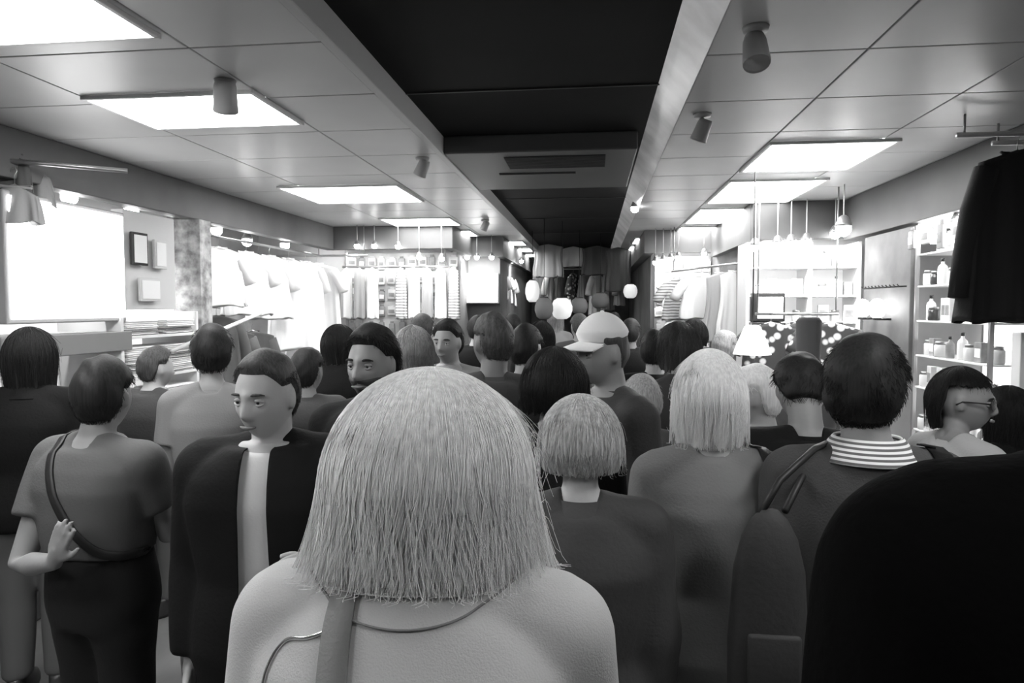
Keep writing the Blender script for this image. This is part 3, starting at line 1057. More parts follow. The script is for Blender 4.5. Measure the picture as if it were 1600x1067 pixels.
class Pose:
    """joints of one standing person in local metres; faces +y"""

    def __init__(s, h, fem=False, bulk=1.0, arm_l=None, arm_r=None, head_yaw=0.0, head_pitch=0.0, head_roll=0.0, lean=0.0, drop=0.0, curl=.35):
        s.curl = curl
        s.h, s.k, s.fem, s.bulk = h, h / 1.70, fem, bulk
        k = s.k
        if fem:
            T = [(.80, .15, .10), (.88, .178, .118), (.96, .165, .112), (1.06, .130, .093), (1.18, .145, .105), (1.28, .158, .112), (1.345, .150, .098), (1.39, .118, .082), (1.42, .082, .070), (1.445, .056, .058)]
        else:
            T = [(.80, .15, .105), (.88, .168, .115), (.98, .160, .112), (1.07, .150, .104), (1.19, .168, .115), (1.29, .180, .120), (1.355, .172, .108), (1.40, .140, .092), (1.43, .095, .078), (1.455, .064, .066)]
        s.T = [(z * k, a * k * bulk, b * k * bulk) for z, a, b in T]
        sx = (.152 if fem else .172) * k * (1 + (bulk - 1) * .6)
        s.sh = [Vector((-sx, -.005, 1.365 * k)), Vector((sx, -.005, 1.365 * k))]
        s.ar = .050 * k if fem else .057 * k
        s.hip = [Vector((-.085 * k, 0, .86 * k)), Vector((.085 * k, 0, .86 * k))]
        s.head_c = Vector((0, .028 * k + lean, 1.583 * k - drop))
        s.hs = k ** .5 * (0.95 if fem else 1.0)
        s.neck0 = Vector((0, -.012, 1.40 * k))
        s.HR = (Matrix.Rotation(head_yaw, 3, 'Z') @ Matrix.Rotation(head_pitch, 3, 'X') @ Matrix.Rotation(head_roll, 3, 'Y'))
        s.arms = []
        s.hdir = {}
        for side, spec in ((-1, arm_l), (1, arm_r)):
            S = s.sh[0 if side < 0 else 1]
            if spec is None:
                el = S + Vector((side * .032, -.02, -.29)) * k
                wr = el + Vector((side * .0, .07, -.245)) * k
                n = Vector((side, 0, 0))
            else:
                el, wr, n = S + Vector(spec[0]) * k, S + Vector(spec[1]) * k, Vector(spec[2])
                if len(spec) > 3:
                    s.hdir[side] = Vector(spec[3])
            s.arms.append((S, el, wr, n))

    def torso(s, z0, z1, inf):
        T = s.T
        rings = []
        zs = [z0] + [t[0] for t in T if z0 + .005 < t[0] < z1 - .005] + [z1]
        for z in zs:
            a = np.interp(z, [t[0] for t in T], [t[1] for t in T])
            b = np.interp(z, [t[0] for t in T], [t[2] for t in T])
            yo = -.012 * math.sin(PI * min(1, max(0, (z / s.k - .95) / .5)))
            rings.append((0, yo, z, a + inf, b + inf))
        return rings

    def body(s, voxel):
        mb = MB()
        k = s.k
        mb.loft(s.torso(.80 * k, 1.455 * k, 0))
        if s.fem:
            for q in (-1, 1):
                mb.ball((q * .07 * k, .075 * k, 1.24 * k), (.055 * k, .05 * k, .055 * k))
        hc, HR, hs = s.head_c, s.HR, s.hs
        nb = hc + HR @ Vector((0, -.018, -.06)) * hs
        nr = .047 * k if s.fem else .056 * k
        mb.tube([s.neck0 + Vector((0, 0, -.05 * k)), s.neck0 + Vector((0, 0, .03 * k)), (s.neck0 + nb) / 2 + Vector((0, -.002, .02)), nb], [nr * 1.1, nr * 1.08, nr, nr], 20)
        # trapezius
        for q in (0, 1):
            mb.tube([s.neck0 + Vector((0, -.01, .045 * k)), (s.neck0 * .5 + s.sh[q] * .5) + Vector((0, -.008, .018 * k)), s.sh[q] + Vector((0, 0, .008))], [.045 * k, .047 * k, s.ar * .95], 14)
        # head
        D, Fc = sphere_dirs(72, 54)
        P = head_points(D) * hs
        mb.add([hc + HR @ Vector(p) for p in P], Fc)
        for q in (-1, 1):
            R = HR @ Matrix.Rotation(q * -.25, 3, 'Z') @ Matrix.Rotation(.15, 3, 'X')
            mb.ball(hc + HR @ Vector((q * .077, -.008, -.004)) * hs, (.008 * hs, .018 * hs, .031 * hs), 14, 10, R)
            mb.ball(hc + HR @ Vector((q * .074, .0, -.008)) * hs, (.008 * hs, .012 * hs, .022 * hs), 12, 8, R)
        # legs
        for q in (0, 1):
            H = s.hip[q]
            kn = H + Vector((0, .015, -.40)) * k
            an = kn + Vector((0, -.03, -.40)) * k
            mb.tube([H + Vector((0, 0, .04)), H + Vector((0, 0, -.08)) * k, (H + kn) / 2, kn, kn + Vector((0, -.015, -.12)) * k, (kn + an) / 2 + Vector((0, -.01, -.05)), an],
                    [.085 * k, .088 * k, .070 * k, .052 * k, .054 * k, .044 * k, .034 * k], 18)
            mb.tube([an + Vector((0, -.03, -.02)), an + Vector((0, .05, -.025)), an + Vector((0, .13, -.035)), an + Vector((0, .17, -.04))], [.034, .036, .030, .018], 14)
        # arms and hands
        for q, (S, el, wr, n) in enumerate(s.arms):
            m1 = (S + el) / 2
            m2 = el * .65 + wr * .35
            mb.tube([S, S * .7 + el * .3, m1, el, m2, wr], [s.ar, s.ar * .92, s.ar * .82, s.ar * .68, s.ar * .68, s.ar * .44], 18)
            mb.ball(S, s.ar * 1.02)
            s.hand(mb, el, wr, n, -1 if q == 0 else 1)
        hd = [a[2] for a in s.arms]

        def weight(co):
            w = np.full(len(co), .6)
            for p in hd:
                d = np.linalg.norm(co - np.array(p), axis=1)
                w = np.where(d < .24 * k, .22, w)
            hd_d = np.linalg.norm(co - np.array(hc), axis=1)
            w = np.where(hd_d < .115, .25 if voxel < .0055 else .5, w)
            return w
        return remesh(mb, voxel, 4, weight)

    def hand(s, mb, el, wr, n, side):
        """palm, four fingers and a thumb; n points out of the back of the hand"""
        k = s.k
        d = s.hdir.get(side, wr - el).normalized()
        n = (n - d * n.dot(d)).normalized()
        u = d.cross(n) * (1 if side > 0 else -1)      # towards the little finger or thumb
        thumb = -u
        palm_c = wr + d * .05 * k
        R = Matrix((tuple(u), tuple(d), tuple(n))).transposed()
        mb.ball(palm_c, (.040 * k, .052 * k, .0155 * k), 16, 10, R)
        mb.tube([wr - d * .01, wr + d * .03 * k, wr + d * .06 * k], [.024 * k, .025 * k, .02 * k], 12)
        for i, (off, L) in enumerate(((-.029, .068), (-.010, .079), (.010, .074), (.028, .058))):
            base = wr + d * (.084 - abs(off) * .25) * k + u * off * k
            fd = (d + u * off * 2.2).normalized()
            c = s.curl if hasattr(s, 'curl') else .35
            pts = [base - fd * .02 * k]
            p, dirn = base, fd
            for j, f in enumerate((.45, .32, .25)):
                pts.append(p)
                a = c * (.6 + .5 * j)
                dirn = (dirn * math.cos(a) - n * math.sin(a)).normalized()
                p = p + dirn * L * f * k
            pts.append(p)
            mb.tube(pts, [.0098 * k, .0096 * k, .0088 * k, .008 * k, .0064 * k], 10)
        tb = wr + d * .028 * k + thumb * .022 * k
        t1 = (d * .75 + thumb * .75 - n * .25).normalized()
        t2 = (d * .92 + thumb * .3 - n * .3).normalized()
        mb.tube([tb - t1 * .012, tb + t1 * .022 * k, tb + t1 * .042 * k, tb + t1 * .042 * k + t2 * .03 * k], [.013 * k, .0125 * k, .0105 * k, .0075 * k], 10)


def wrinkle(co, nr, amp, seed, scale=1.0):
    r = np.random.default_rng(seed)
    d = np.zeros(len(co))
    for q in range(5):
        f = r.normal(size=3) * np.array([16, 16, 9]) * scale
        g = r.normal(size=3) * 7 * scale
        ph = r.uniform(0, 6.28, 2)
        d += np.sin(co @ f + ph[0] + 1.8 * np.sin(co @ g + ph[1])) / 5
    return co + nr * (amp * d)[:, None]


def strand_mesh(name, paths, r0, m, parent, taper=.35):
    """thin three-sided strands; paths (n, k, 3)"""
    n, k, _ = paths.shape
    T = np.gradient(paths, axis=1)
    T /= np.linalg.norm(T, axis=2, keepdims=True) + 1e-9
    ref = np.array([.3, .4, .86])
    A = np.cross(T, ref)
    A /= np.linalg.norm(A, axis=2, keepdims=True) + 1e-9
    B = np.cross(T, A)
    rad = (r0 * np.linspace(1, taper, k))[None, :, None]
    V = np.stack([paths + rad * (A * math.cos(w) + B * math.sin(w)) for w in (0, 2.094, 4.189)], 2).reshape(-1, 3)
    i = np.arange(n)[:, None, None] * k * 3
    j = np.arange(k - 1)[None, :, None] * 3
    c = np.arange(3)[None, None, :]
    c2 = (c + 1) % 3
    Fq = np.stack([i + j + c, i + j + c2, i + j + 3 + c2, i + j + 3 + c], -1).reshape(-1, 4)
    return mesh_obj(name, V, Fq, m, parent)


def hair_short(pose, m, parent, thick=.016, strands=1500, seed=0, length=.035, recede=0.0):
    r = np.random.default_rng(seed)
    D, Fc = sphere_dirs(84, 60)
    P = head_points(D)
    x, y, z = P.T
    L = np.interp(y, [-.1, -.045, -.02, .025, .055, .1], [-.085, -.075, .022, .022, .062 + recede, .068 + recede])
    g = smoothstep((z - L) / .03)
    nz = sum(np.sin(P @ (r.normal(size=3) * 60) + r.uniform(0, 6)) for _ in range(4)) / 4
    t = -.008 + (thick + .008) * g + .005 * nz * g + .010 * g * np.clip(z / .1, 0, 1)
    N = P / np.linalg.norm(P, axis=1, keepdims=True)
    Q = (P + N * t[:, None]) * pose.hs
    HR = np.array(pose.HR)
    hc = np.array(pose.head_c)
    o = mesh_obj('hair', Q @ HR.T + hc, Fc, m, parent)
    if strands:
        ok = np.where(g > .7)[0]
        idx = r.choice(ok, strands)
        p0 = P[idx] + N[idx] * (thick * .6)
        n0 = N[idx]
        down = np.tile([0, -.25, -1.0], (strands, 1)) + r.normal(size=(strands, 3)) * .35
        tang = down - n0 * np.sum(down * n0, 1, keepdims=True)
        tang /= np.linalg.norm(tang, axis=1, keepdims=True)
        k = 5
        s_ = np.linspace(0, 1, k)[None, :, None]
        ln = (length * r.uniform(.6, 1.2, strands))[:, None, None]
        path = p0[:, None] + tang[:, None] * ln * s_ + n0[:, None] * (.003 + .006 * r.random((strands, 1, 1))) * (s_ * (1.2 - s_)) * 2
        strand_mesh('hair_strands', path.reshape(-1, k, 3) @ HR.T * pose.hs + hc, .0011, m, o)
    return o


def hair_long(pose, m, parent, W_=.106, Dp=.123, Ht=.141, length=.12, flare=.0, strands=3000, seed=0, face=58, shag=.01, k=14, r0=.0009, yoff=-.01, sweep=.0, tuck=.0, lobes=1.0, ragged=.12):
    """hair that falls from the crown over sides and back"""
    r = np.random.default_rng(seed)
    hs = pose.hs
    HR = np.array(pose.HR)
    hc = np.array(pose.head_c)
    f0 = math.radians(face)

    def surf(az, s, out=0.0):
        az, s = np.broadcast_arrays(az, s)
        a = np.abs((az + PI) % (2 * PI) - PI)
        fr = smoothstep((f0 + .35 - a) / .35)
        smax = 1 - fr * .66
        u = s * smax
        phi = np.clip(u / .5, 0, 1) * PI / 2
        v = np.clip((u - .5) / .5, 0, 1)
        rr = np.sin(phi) * (1 + flare * v ** 1.5 - tuck * v ** 2) * (1 + out)
        X = W_ * rr * np.sin(az) + sweep * v
        Y = Dp * rr * np.cos(az) + yoff
        Z = Ht * np.cos(phi) * (1 + out) - length * v
        Y = Y * np.where(np.cos(az) < 0, 1 - .15 * v, 1)
        return np.stack([X, Y, Z], -1)
    nu, nv = 120, 40
    az = np.linspace(-PI, PI, nu, endpoint=False)
    s = np.linspace(0.001, 1, nv)
    A, S = np.meshgrid(az, s)
    P = surf(A, S * (.97 if lobes == 1 else .90))
    wob = sum(np.sin(A * q + r.uniform(0, 6)) for q in (9, 17, 26, 41)) / 4
    P += (wob * shag * lobes * (S ** 1.2))[..., None] * np.stack([np.sin(A), np.cos(A), 0 * A], -1)
    P[..., 2] -= wob * shag * 2.2 * lobes * S ** 4
    outer = P.reshape(-1, 3)
    V = outer
    Fc = []
    for i in range(nv - 1):
        for j in range(nu):
            q = i * nu
            Fc.append((q + j, q + nu + j, q + nu + (j + 1) % nu, q + (j + 1) % nu))
    V = np.concatenate([V, [[0, yoff, Ht]]])
    for j in range(nu):
        Fc.append((len(V) - 1, j, (j + 1) % nu))
    o = mesh_obj('hair', V @ HR.T * hs + hc, Fc, m, parent)
    sd = o.modifiers.new('thick', 'SOLIDIFY')
    sd.thickness = .012
    sd.offset = 1
    if strands:
        a0 = r.uniform(-PI, PI, strands)
        s0 = r.uniform(0, .45, strands)
        s1 = np.clip(.86 + r.normal(size=strands) * ragged, .5, 1.2)
        S = s0[:, None] + (s1 - s0)[:, None] * np.linspace(0, 1, k)[None]
        drift = r.normal(size=strands)[:, None] * .10 * (S - s0[:, None]) + .05 * np.sin(S * 9 + r.uniform(0, 6, strands)[:, None])
        out = (.01 + .035 * r.random(strands))[:, None] + shag * 3.5 * r.random(strands)[:, None] * S ** 2
        P = surf(a0[:, None] + drift, S, out)
        fly = r.random(strands)[:, None] < .12
        ex = np.where(fly, .02, .0) * S ** 3
        P[..., 0] += ex * np.sin(a0)[:, None]
        P[..., 1] += ex * np.cos(a0)[:, None]
        strand_mesh('hair_strands', P @ HR.T * hs + hc, r0, m, o)
    return o


def patch(pose, name, m, parent, mask, thick, rough=.2):
    D, Fc = sphere_dirs(96, 72)
    P = head_points(D)
    g = mask(P)
    N = P / np.linalg.norm(P, axis=1, keepdims=True)
    r = np.random.default_rng(3)
    nz = sum(np.sin(P @ (r.normal(size=3) * 300)) for _ in range(4)) / 4
    Q = P + N * (-.006 + (thick + .006) * g + rough * thick * nz * g)[:, None]
    return mesh_obj(name, (Q * pose.hs) @ np.array(pose.HR).T + np.array(pose.head_c), Fc, m, parent)


M_EYE = mat('eye_white', .4, .2)
M_IRIS = mat('iris', .02, .1)
M_LIP = mat('lip', .14, .5)


def face_parts(pose, body, hair_m, glasses=False, beard=None):
    hc, HR, hs = pose.head_c, pose.HR, pose.hs
    for q in (-1, 1):
        c = hc + HR @ Vector((q * .031, .0735, .002)) * hs
        e = MB().ball(c, .0125 * hs, 20, 14).obj('eye', M_EYE, body)
        MB().ball(c + HR @ Vector((0, .0078, 0)) * hs, (.0062 * hs,) * 3, 14, 10).obj('iris', M_IRIS, e)
        lid = MB()
        lid.tube([hc + HR @ Vector((q * (.031 + t * .0145), .0850 - .007 * t * t, .0085 - .005 * t * t)) * hs for t in (-1, -.5, 0, .5, 1)], [.002, .0038, .0042, .0038, .002], 8)
        lid.tube([hc + HR @ Vector((q * (.031 + t * .0145), .0845 - .007 * t * t, -.0065 + .005 * t * t)) * hs for t in (-1, -.5, 0, .5, 1)], [.0015, .0028, .003, .0028, .0015], 8)
        lid.obj('eyelid', pose.skin, body)
        MB().tube([hc + HR @ Vector((q * (.032 + t * .019), .093 - .010 * max(0, t) - .003 * abs(t), .025 - .004 * t * t)) * hs for t in (-1, -.5, 0, .5, 1)], [.002, .0038, .004, .0032, .0015], 8).obj('eyebrow', hair_m, body)
    MB().tube([hc + HR @ Vector((t * .024, .0945 + .004 - .008 * t * t, -.0655 + .002 * t * t)) * hs for t in (-1, -.6, -.2, .2, .6, 1)], [.002, .0045, .0055, .0055, .0045, .002], 8).obj('lips', M_LIP, body)
    if beard:
        patch(pose, 'beard', beard, body, lambda P: smoothstep((P[:, 1] + .01) / .03) * smoothstep((-.028 - P[:, 2] - .25 * np.clip(P[:, 1] - .06, 0, .05) + .0) / .012)
              * (1 - G(P[:, 0] / .026) ** 1 * G((P[:, 2] + .0655) / .010)), .004, .3)
    if glasses:
        g = empty('sunglasses')
        g.parent = body
        for q in (-1, 1):
            mb = MB()
            R = HR @ Matrix.Rotation(q * -.22, 3, 'Z')
            mb.ball(hc + HR @ Vector((q * .034, .098, .0)) * hs, (.030 * hs, .0035, .023 * hs), 20, 12, R)
            mb.obj('lens', GLASSY, g)
            MB().tube([hc + HR @ Vector(p) * hs for p in ((q * .064, .086, .006), (q * .079, .05, .008), (q * .083, .0, .006), (q * .082, -.02, -.008))], .0028, 8).obj('temple_arm', M_BLACK, g)
        MB().tube([hc + HR @ Vector(p) * hs for p in ((-.01, .104, .004), (0, .108, .006), (.01, .104, .004))], .0025, 8).obj('bridge', M_BLACK, g)


def cloth_layer(pose, name, m, parent, z0, z1, inf, sleeve=None, voxel=.008, amp=.006, seed=0, skirt=None, legs=False, open_front=None, sleeve_inf=None, smooth=5, strap_top=False):
    k = pose.k
    mb = MB()
    if not legs:
        rings = pose.torso(z0 * k, z1 * k, inf)
        if skirt:
            rings = [(0, 0, zz * k, a, b) for zz, a, b in skirt] + rings
        c = list(rings[-1])
        rings.append((c[0], c[1] - .0, c[2] + .006, max(.04, c[3] - .012), max(.04, c[4] - .012)))
        mb.loft(rings)
        if pose.fem:
            for q in (-1, 1):
                mb.ball((q * .07 * k, .078 * k, 1.24 * k), (.06 * k + inf, .052 * k + inf, .06 * k + inf))
        if z1 > 1.33 and not strap_top:
            for q in (0, 1):
                mb.tube([pose.neck0 + Vector((.02 * (q * 2 - 1), -.01, .022 * k)), (pose.neck0 * .5 + pose.sh[q] * .5) + Vector((0, -.008, .012 * k)), pose.sh[q] + Vector((0, 0, .006))],
                        [.045 * k + inf * .6, .050 * k + inf * .7, pose.ar * .98 + inf], 14)
        si = sleeve_inf or inf
        if sleeve:
            for q, (S, el, wr, n) in enumerate(pose.arms):
                pts, rad = [S], [pose.ar + inf]
                if sleeve == 'short':
                    e = S * .42 + el * .58
                    pts += [S * .75 + el * .25, e]
                    rad += [pose.ar * .95 + inf, pose.ar * .9 + inf * 1.1]
                elif sleeve == 'cap':
                    pts += [S * .82 + el * .18]
                    rad += [pose.ar * .95 + inf]
                else:
                    w2 = el * .06 + wr * .94
                    pts += [S * .6 + el * .4, S * .1 + el * .9, el * .8 + wr * .2, el * .35 + wr * .65, w2]
                    rad += [pose.ar * .92 + si, pose.ar * .78 + si * 1.1, pose.ar * .76 + si * 1.1, pose.ar * .6 + si, pose.ar * .5 + si * .8]
                mb.tube(pts, rad, 18)
                mb.ball(S, pose.ar + inf)
    else:
        mb.loft(pose.torso(.80 * k, z1 * k, inf))
        for q in (0, 1):
            H = pose.hip[q]
            kn = H + Vector((0, .015, -.40)) * k
            an = kn + Vector((0, -.03, -.37)) * k
            mb.tube([H + Vector((0, 0, .04)), H + Vector((0, 0, -.08)) * k, (H + kn) / 2, kn, (kn + an) / 2, an],
                    [.085 * k + inf, .09 * k + inf, .074 * k + inf, .058 * k + inf * 1.3, .052 * k + inf * 1.4, .046 * k + inf * 1.4], 18)
    m2, co = remesh(mb, voxel, smooth)
    nr = normals(m2, co)
    co = wrinkle(co, nr, amp, seed)
    o = finish(name, m2, co, m, parent)
    if open_front:
        bm = bmesh.new()
        bm.from_mesh(o.data)
        zt, zb, wt, wb = open_front
        kill = []
        for q in (-1, 1):
            slope = Vector((q * (wb - wt), 0, -(zt - zb) * k)).normalized()
            nrm = slope.cross(Vector((0, 1, 0)))
            bmesh.ops.bisect_plane(bm, geom=bm.verts[:] + bm.edges[:] + bm.faces[:], plane_co=(q * wt, 0, zt * k), plane_no=nrm, dist=1e-6)
        bmesh.ops.bisect_plane(bm, geom=bm.verts[:] + bm.edges[:] + bm.faces[:], plane_co=(0, .02, 0), plane_no=(0, 1, 0), dist=1e-6)
        for f in bm.faces:
            c = f.calc_center_median()
            t = (zt * k - c.z) / ((zt - zb) * k)
            if c.y > .02 and 0 > -1 and c.z > zb * k and abs(c.x) < wt + (wb - wt) * max(0, t):
                kill.append(f)
        bmesh.ops.delete(bm, geom=kill, context='FACES')
        bm.to_mesh(o.data)
        bm.free()
        sd = o.modifiers.new('thick', 'SOLIDIFY')
        sd.thickness = .004
    return o


def strap_on(target, pts, width, m, parent, name='strap', out=.005, toward=(0, -1, 0), n=40, round_r=None):
    """a band laid over a garment: pts (x, z) in the person's own frame, projected along y"""
    me = target.data
    bv = BVHTree.FromPolygons([v.co for v in me.vertices], [p.vertices for p in me.polygons])
    tw = Vector(toward)
    P = []
    for i in range(n + 1):
        t = i / n * (len(pts) - 1)
        a = min(int(t), len(pts) - 2)
        f = t - a
        p0, p1, p2, p3 = pts[max(a - 1, 0)], pts[a], pts[a + 1], pts[min(a + 2, len(pts) - 1)]
        q = [.5 * ((2 * p1[c]) + (-p0[c] + p2[c]) * f + (2 * p0[c] - 5 * p1[c] + 4 * p2[c] - p3[c]) * f * f + (-p0[c] + 3 * p1[c] - 3 * p2[c] + p3[c]) * f ** 3) for c in (0, 1)]
        hit = bv.ray_cast(Vector((q[0], 0, q[1])) + tw * .6, -tw, .6)
        if hit[0] is None:
            near = bv.find_nearest(Vector((q[0], 0, q[1])))
            P.append((near[0] + near[1] * out, near[1]))
        else:
            P.append((hit[0] + hit[1] * out, hit[1]))
    if round_r:
        return MB().tube([p for p, _ in P], round_r, 8).obj(name, m, parent)
    V, Fc = [], []
    for i, (p, nr) in enumerate(P):
        t = (P[min(i + 1, n)][0] - P[max(i - 1, 0)][0]).normalized()
        s = t.cross(nr).normalized() * width / 2
        V += [p - s, p + s, p + s + nr * .004, p - s + nr * .004]
    for i in range(n):
        q = i * 4
        for j in range(4):
            Fc.append((q + j, q + (j + 1) % 4, q + 4 + (j + 1) % 4, q + 4 + j))
    Fc += [(3, 2, 1, 0), (n * 4, n * 4 + 1, n * 4 + 2, n * 4 + 3)]
    return mesh_obj(name, V, Fc, m, parent)


SKIN_L = mat('pale_skin', .42, .55, bump=(90, .12), spec=.3)
SKIN_M = mat('medium_skin', .27, .5, bump=(90, .12), spec=.35)
SKIN_D = mat('dark_skin', .16, .5, bump=(90, .12), spec=.35)
def hair_mat(name, v, amt=.35, rough=.6):
    m = mat(name, v, rough, var=(1, amt), spec=.2)
    nt = m.node_tree
    n = [q for q in nt.nodes if q.type == 'TEX_NOISE'][0]
    mp = nt.nodes.new('ShaderNodeMapping')
    mp.inputs['Scale'].default_value = (160, 160, 5)
    tc = [q for q in nt.nodes if q.type == 'TEX_COORD'][0]
    nt.links.new(tc.outputs['Object'], mp.inputs['Vector'])
    nt.links.new(mp.outputs['Vector'], n.inputs['Vector'])
    b = nt.nodes['Principled BSDF']
    bp = nt.nodes.new('ShaderNodeBump')
    bp.inputs['Strength'].default_value = .3
    bp.inputs['Distance'].default_value = .002
    nt.links.new(n.outputs['Fac'], bp.inputs['Height'])
    nt.links.new(bp.outputs['Normal'], b.inputs['Normal'])
    return m


HAIR_B = hair_mat('blonde_hair', .9, .2)
HAIR_P = hair_mat('pale_hair', .88, .15)
HAIR_G = hair_mat('grey_hair', .34)
HAIR_BR = hair_mat('brown_hair', 0.07)
HAIR_K = hair_mat('black_hair', 0.02)
SHOE = mat('dark_shoe', .03, .4)


def person(p, facing, h, label, fem=False, bulk=1.0, skin=SKIN_M, voxel=.009, top=None, bottom=None, hair=None, group=None, face=False, beard=None, glasses=False, detail=None, seed=0, **kw):
    """p: (x, y) on the floor; facing: 0 looks away along the passage, pi looks to the viewer"""
    root = empty('person', (p[0], p[1], 0), facing)
    pose = Pose(h, fem, bulk, **kw)
    pose.skin = skin
    m2, co = pose.body(voxel)
    body = finish('body', m2, co, skin, root)
    parts = {}
    for i, t in enumerate(top or []):
        parts[t['name']] = cloth_layer(pose, parent=root, seed=seed * 7 + i, **t)
    b = dict(name='trousers', m=DIMC, z0=.8, z1=1.04, inf=.012, legs=True, voxel=.014, amp=.006)
    b.update(bottom or {})
    parts[b['name']] = cloth_layer(pose, parent=root, seed=seed * 7 + 5, **b)
    for q in (0, 1):
        an = pose.hip[q] + Vector((0, -.015, -.80)) * pose.k
        MB().loft([(an.x, .04, 0, .046, .14), (an.x, .04, .02, .047, .14), (an.x, .035, .05, .043, .125), (an.x, -.005, .085, .038, .07), (an.x, -.02, .10, .036, .05)]).obj('shoe', SHOE, root)
    if hair:
        fn, args = hair
        fn(pose, parent=body, seed=seed, **args)
    if face:
        face_parts(pose, body, face, glasses, beard)
    tag(root, label, 'person', group)
    tn = (top or [{}])[-1]
    if detail not in (globals().get('d_man'), globals().get('d_suit'), globals().get('d_blonde')) or detail is None:
        if tn.get('name') in ('jacket', 'coat'):
            collar(pose, root, tn['m'], .064, .098, 1.452, 1.405, open_=.35)
        else:
            collar(pose, root, tn['m'], .056 if fem else .064, .082 if fem else .088, 1.432, 1.402, name='neckband', open_=.02)
    if detail:
        detail(root, pose, body, parts)
    return root


def collar(pose, parent, m, r0=.062, r1=.095, z0=1.455, z1=1.415, name='collar', y=-.008, open_=.5):
    """turned-down collar, open at the throat"""
    k = pose.k
    V, Fc = [], []
    n = 40
    prof = ((r0 + .002, z0 - .035), (r0, z0), (r0 + .006, z0 + .003), (r1, z1), (r1 + .002, z1 - .004), (r0 + .010, z0 - .012))
    for i in range(n + 1):
        w = PI / 2 + open_ + (2 * PI - 2 * open_) * i / n
        drop = -.018 * max(0, math.sin(w)) + 0
        for r, z in prof:
            V.append((r * k * math.cos(w) * 1.08, r * k * math.sin(w) + y, z * k + drop * (r - r0) / (r1 - r0 + 1e-6)))
    K = len(prof)
    for i in range(n):
        for j in range(K):
            q = i * K
            Fc.append((q + j, q + K + j, q + K + (j + 1) % K, q + (j + 1) % K))
    return mesh_obj(name, V, Fc, m, parent)


def shirt(m, z0=.84, z1=1.40, inf=.014, sleeve='short', **k):
    d = dict(name='shirt', m=m, z0=z0, z1=z1, inf=inf, sleeve=sleeve)
    d.update(k)
    return d


def jacket(m, z0=.80, z1=1.43, inf=.03, sleeve='long', name='jacket', **k):
    d = dict(name=name, m=m, z0=z0, z1=z1, inf=inf, sleeve=sleeve, amp=.009)
    d.update(k)
    return d


M_TOP = mat('pale_knit', .56, .9, bump=(420, .35), var=(5, .06), sheen=.2)
M_STRAPM = mat('grey_strap', .24, .8, bump=(200, .4))
M_GLINT = mat('glint_trail', .9, .15, metal=1.0)
M_JKG = mat('dark_grey_jacket', .045, .75, bump=(90, .4))
M_JKB = mat('black_jacket', .009, .8, bump=(90, .4), spec=.15)
M_JKK = mat('deep_black_coat', .003, .95, bump=(90, .3), spec=.04)
M_SWG = mat('grey_sweater', .06, .95, bump=(200, .5))
M_LIGHT = mat('light_grey_blouse', .20, .9, bump=(150, .3))
M_WSH = mat('white_shirt', .6, .85, bump=(150, .2))
M_TEE = mat('light_tee', .10, .9, bump=(150, .3))
M_COLL = stripe_mat('striped_collar', .12, .75, 30, 'Z', .85)


def X(px, D):
    return W(px, 533, D).x


# 1. blonde woman right in front of the viewer
def d_blonde(root, pose, body, parts):
    s = parts['shirt']
    k = pose.k
    strap_on(s, [(-.06, 1.50), (-.065, 1.44), (-.062, 1.36), (-.045, 1.22), (-.02, 1.10), (.01, .98)], .034, M_STRAPM, root, 'bag_strap', .002)
    strap_on(s, [(-.15, 1.30), (-.148, 1.35), (-.13, 1.378), (-.10, 1.388), (-.078, 1.40), (-.068, 1.425)], 0, M_GLINT, root, 'glint_trail', .002, round_r=.0022)  # made-up chain standing in for the bright trail of a glint
    strap_on(s, [(-.12, 1.44), (-.07, 1.415), (0, 1.405), (.07, 1.415), (.12, 1.44)], .0025, M_STRAPM, root, 'neck_seam', .0, n=50)


person((X(655, .80), .80), 0.0, 1.70, 'person with shaggy blonde bob and pale top, back to the viewer, nearest of all', fem=True, bulk=1.2, skin=SKIN_L, voxel=.007,
       top=[shirt(M_TOP, .80, 1.43, .016, 'short', voxel=.006, amp=.004)], lean=.035, drop=.052, head_pitch=-.12,
       hair=(hair_long, dict(m=HAIR_B, W_=.134, Dp=.138, Ht=.142, length=.118, flare=.06, strands=19000, shag=.024, lobes=.6, ragged=.17, r0=.0008, k=16, yoff=-.02)), detail=d_blonde, seed=1)


# 2. person with pale short hair in a dark grey jacket, behind her to the right
person((X(908, 1.6), 1.6), 0.0, 1.53, 'person with rounded pale grey bob and dark grey jacket just right of the shaggy blonde', fem=True, bulk=1.08, skin=SKIN_L, voxel=.009,
       top=[jacket(M_JKG, .78, 1.42, .028)], hair=(hair_long, dict(m=hair_mat('light_grey_hair', .55), W_=.108, Dp=.125, Ht=.128, length=.065, strands=2500, shag=.006, tuck=.12)), seed=2)

# 3. person with long smooth pale hair, light blouse
def d_bag(root, pose, body, parts):
    s = parts['shirt']
    strap_on(s, [(.10, 1.47), (.13, 1.38), (.15, 1.28), (.17, 1.16)], .03, M_BLACK, root, 'bag_strap', .002)


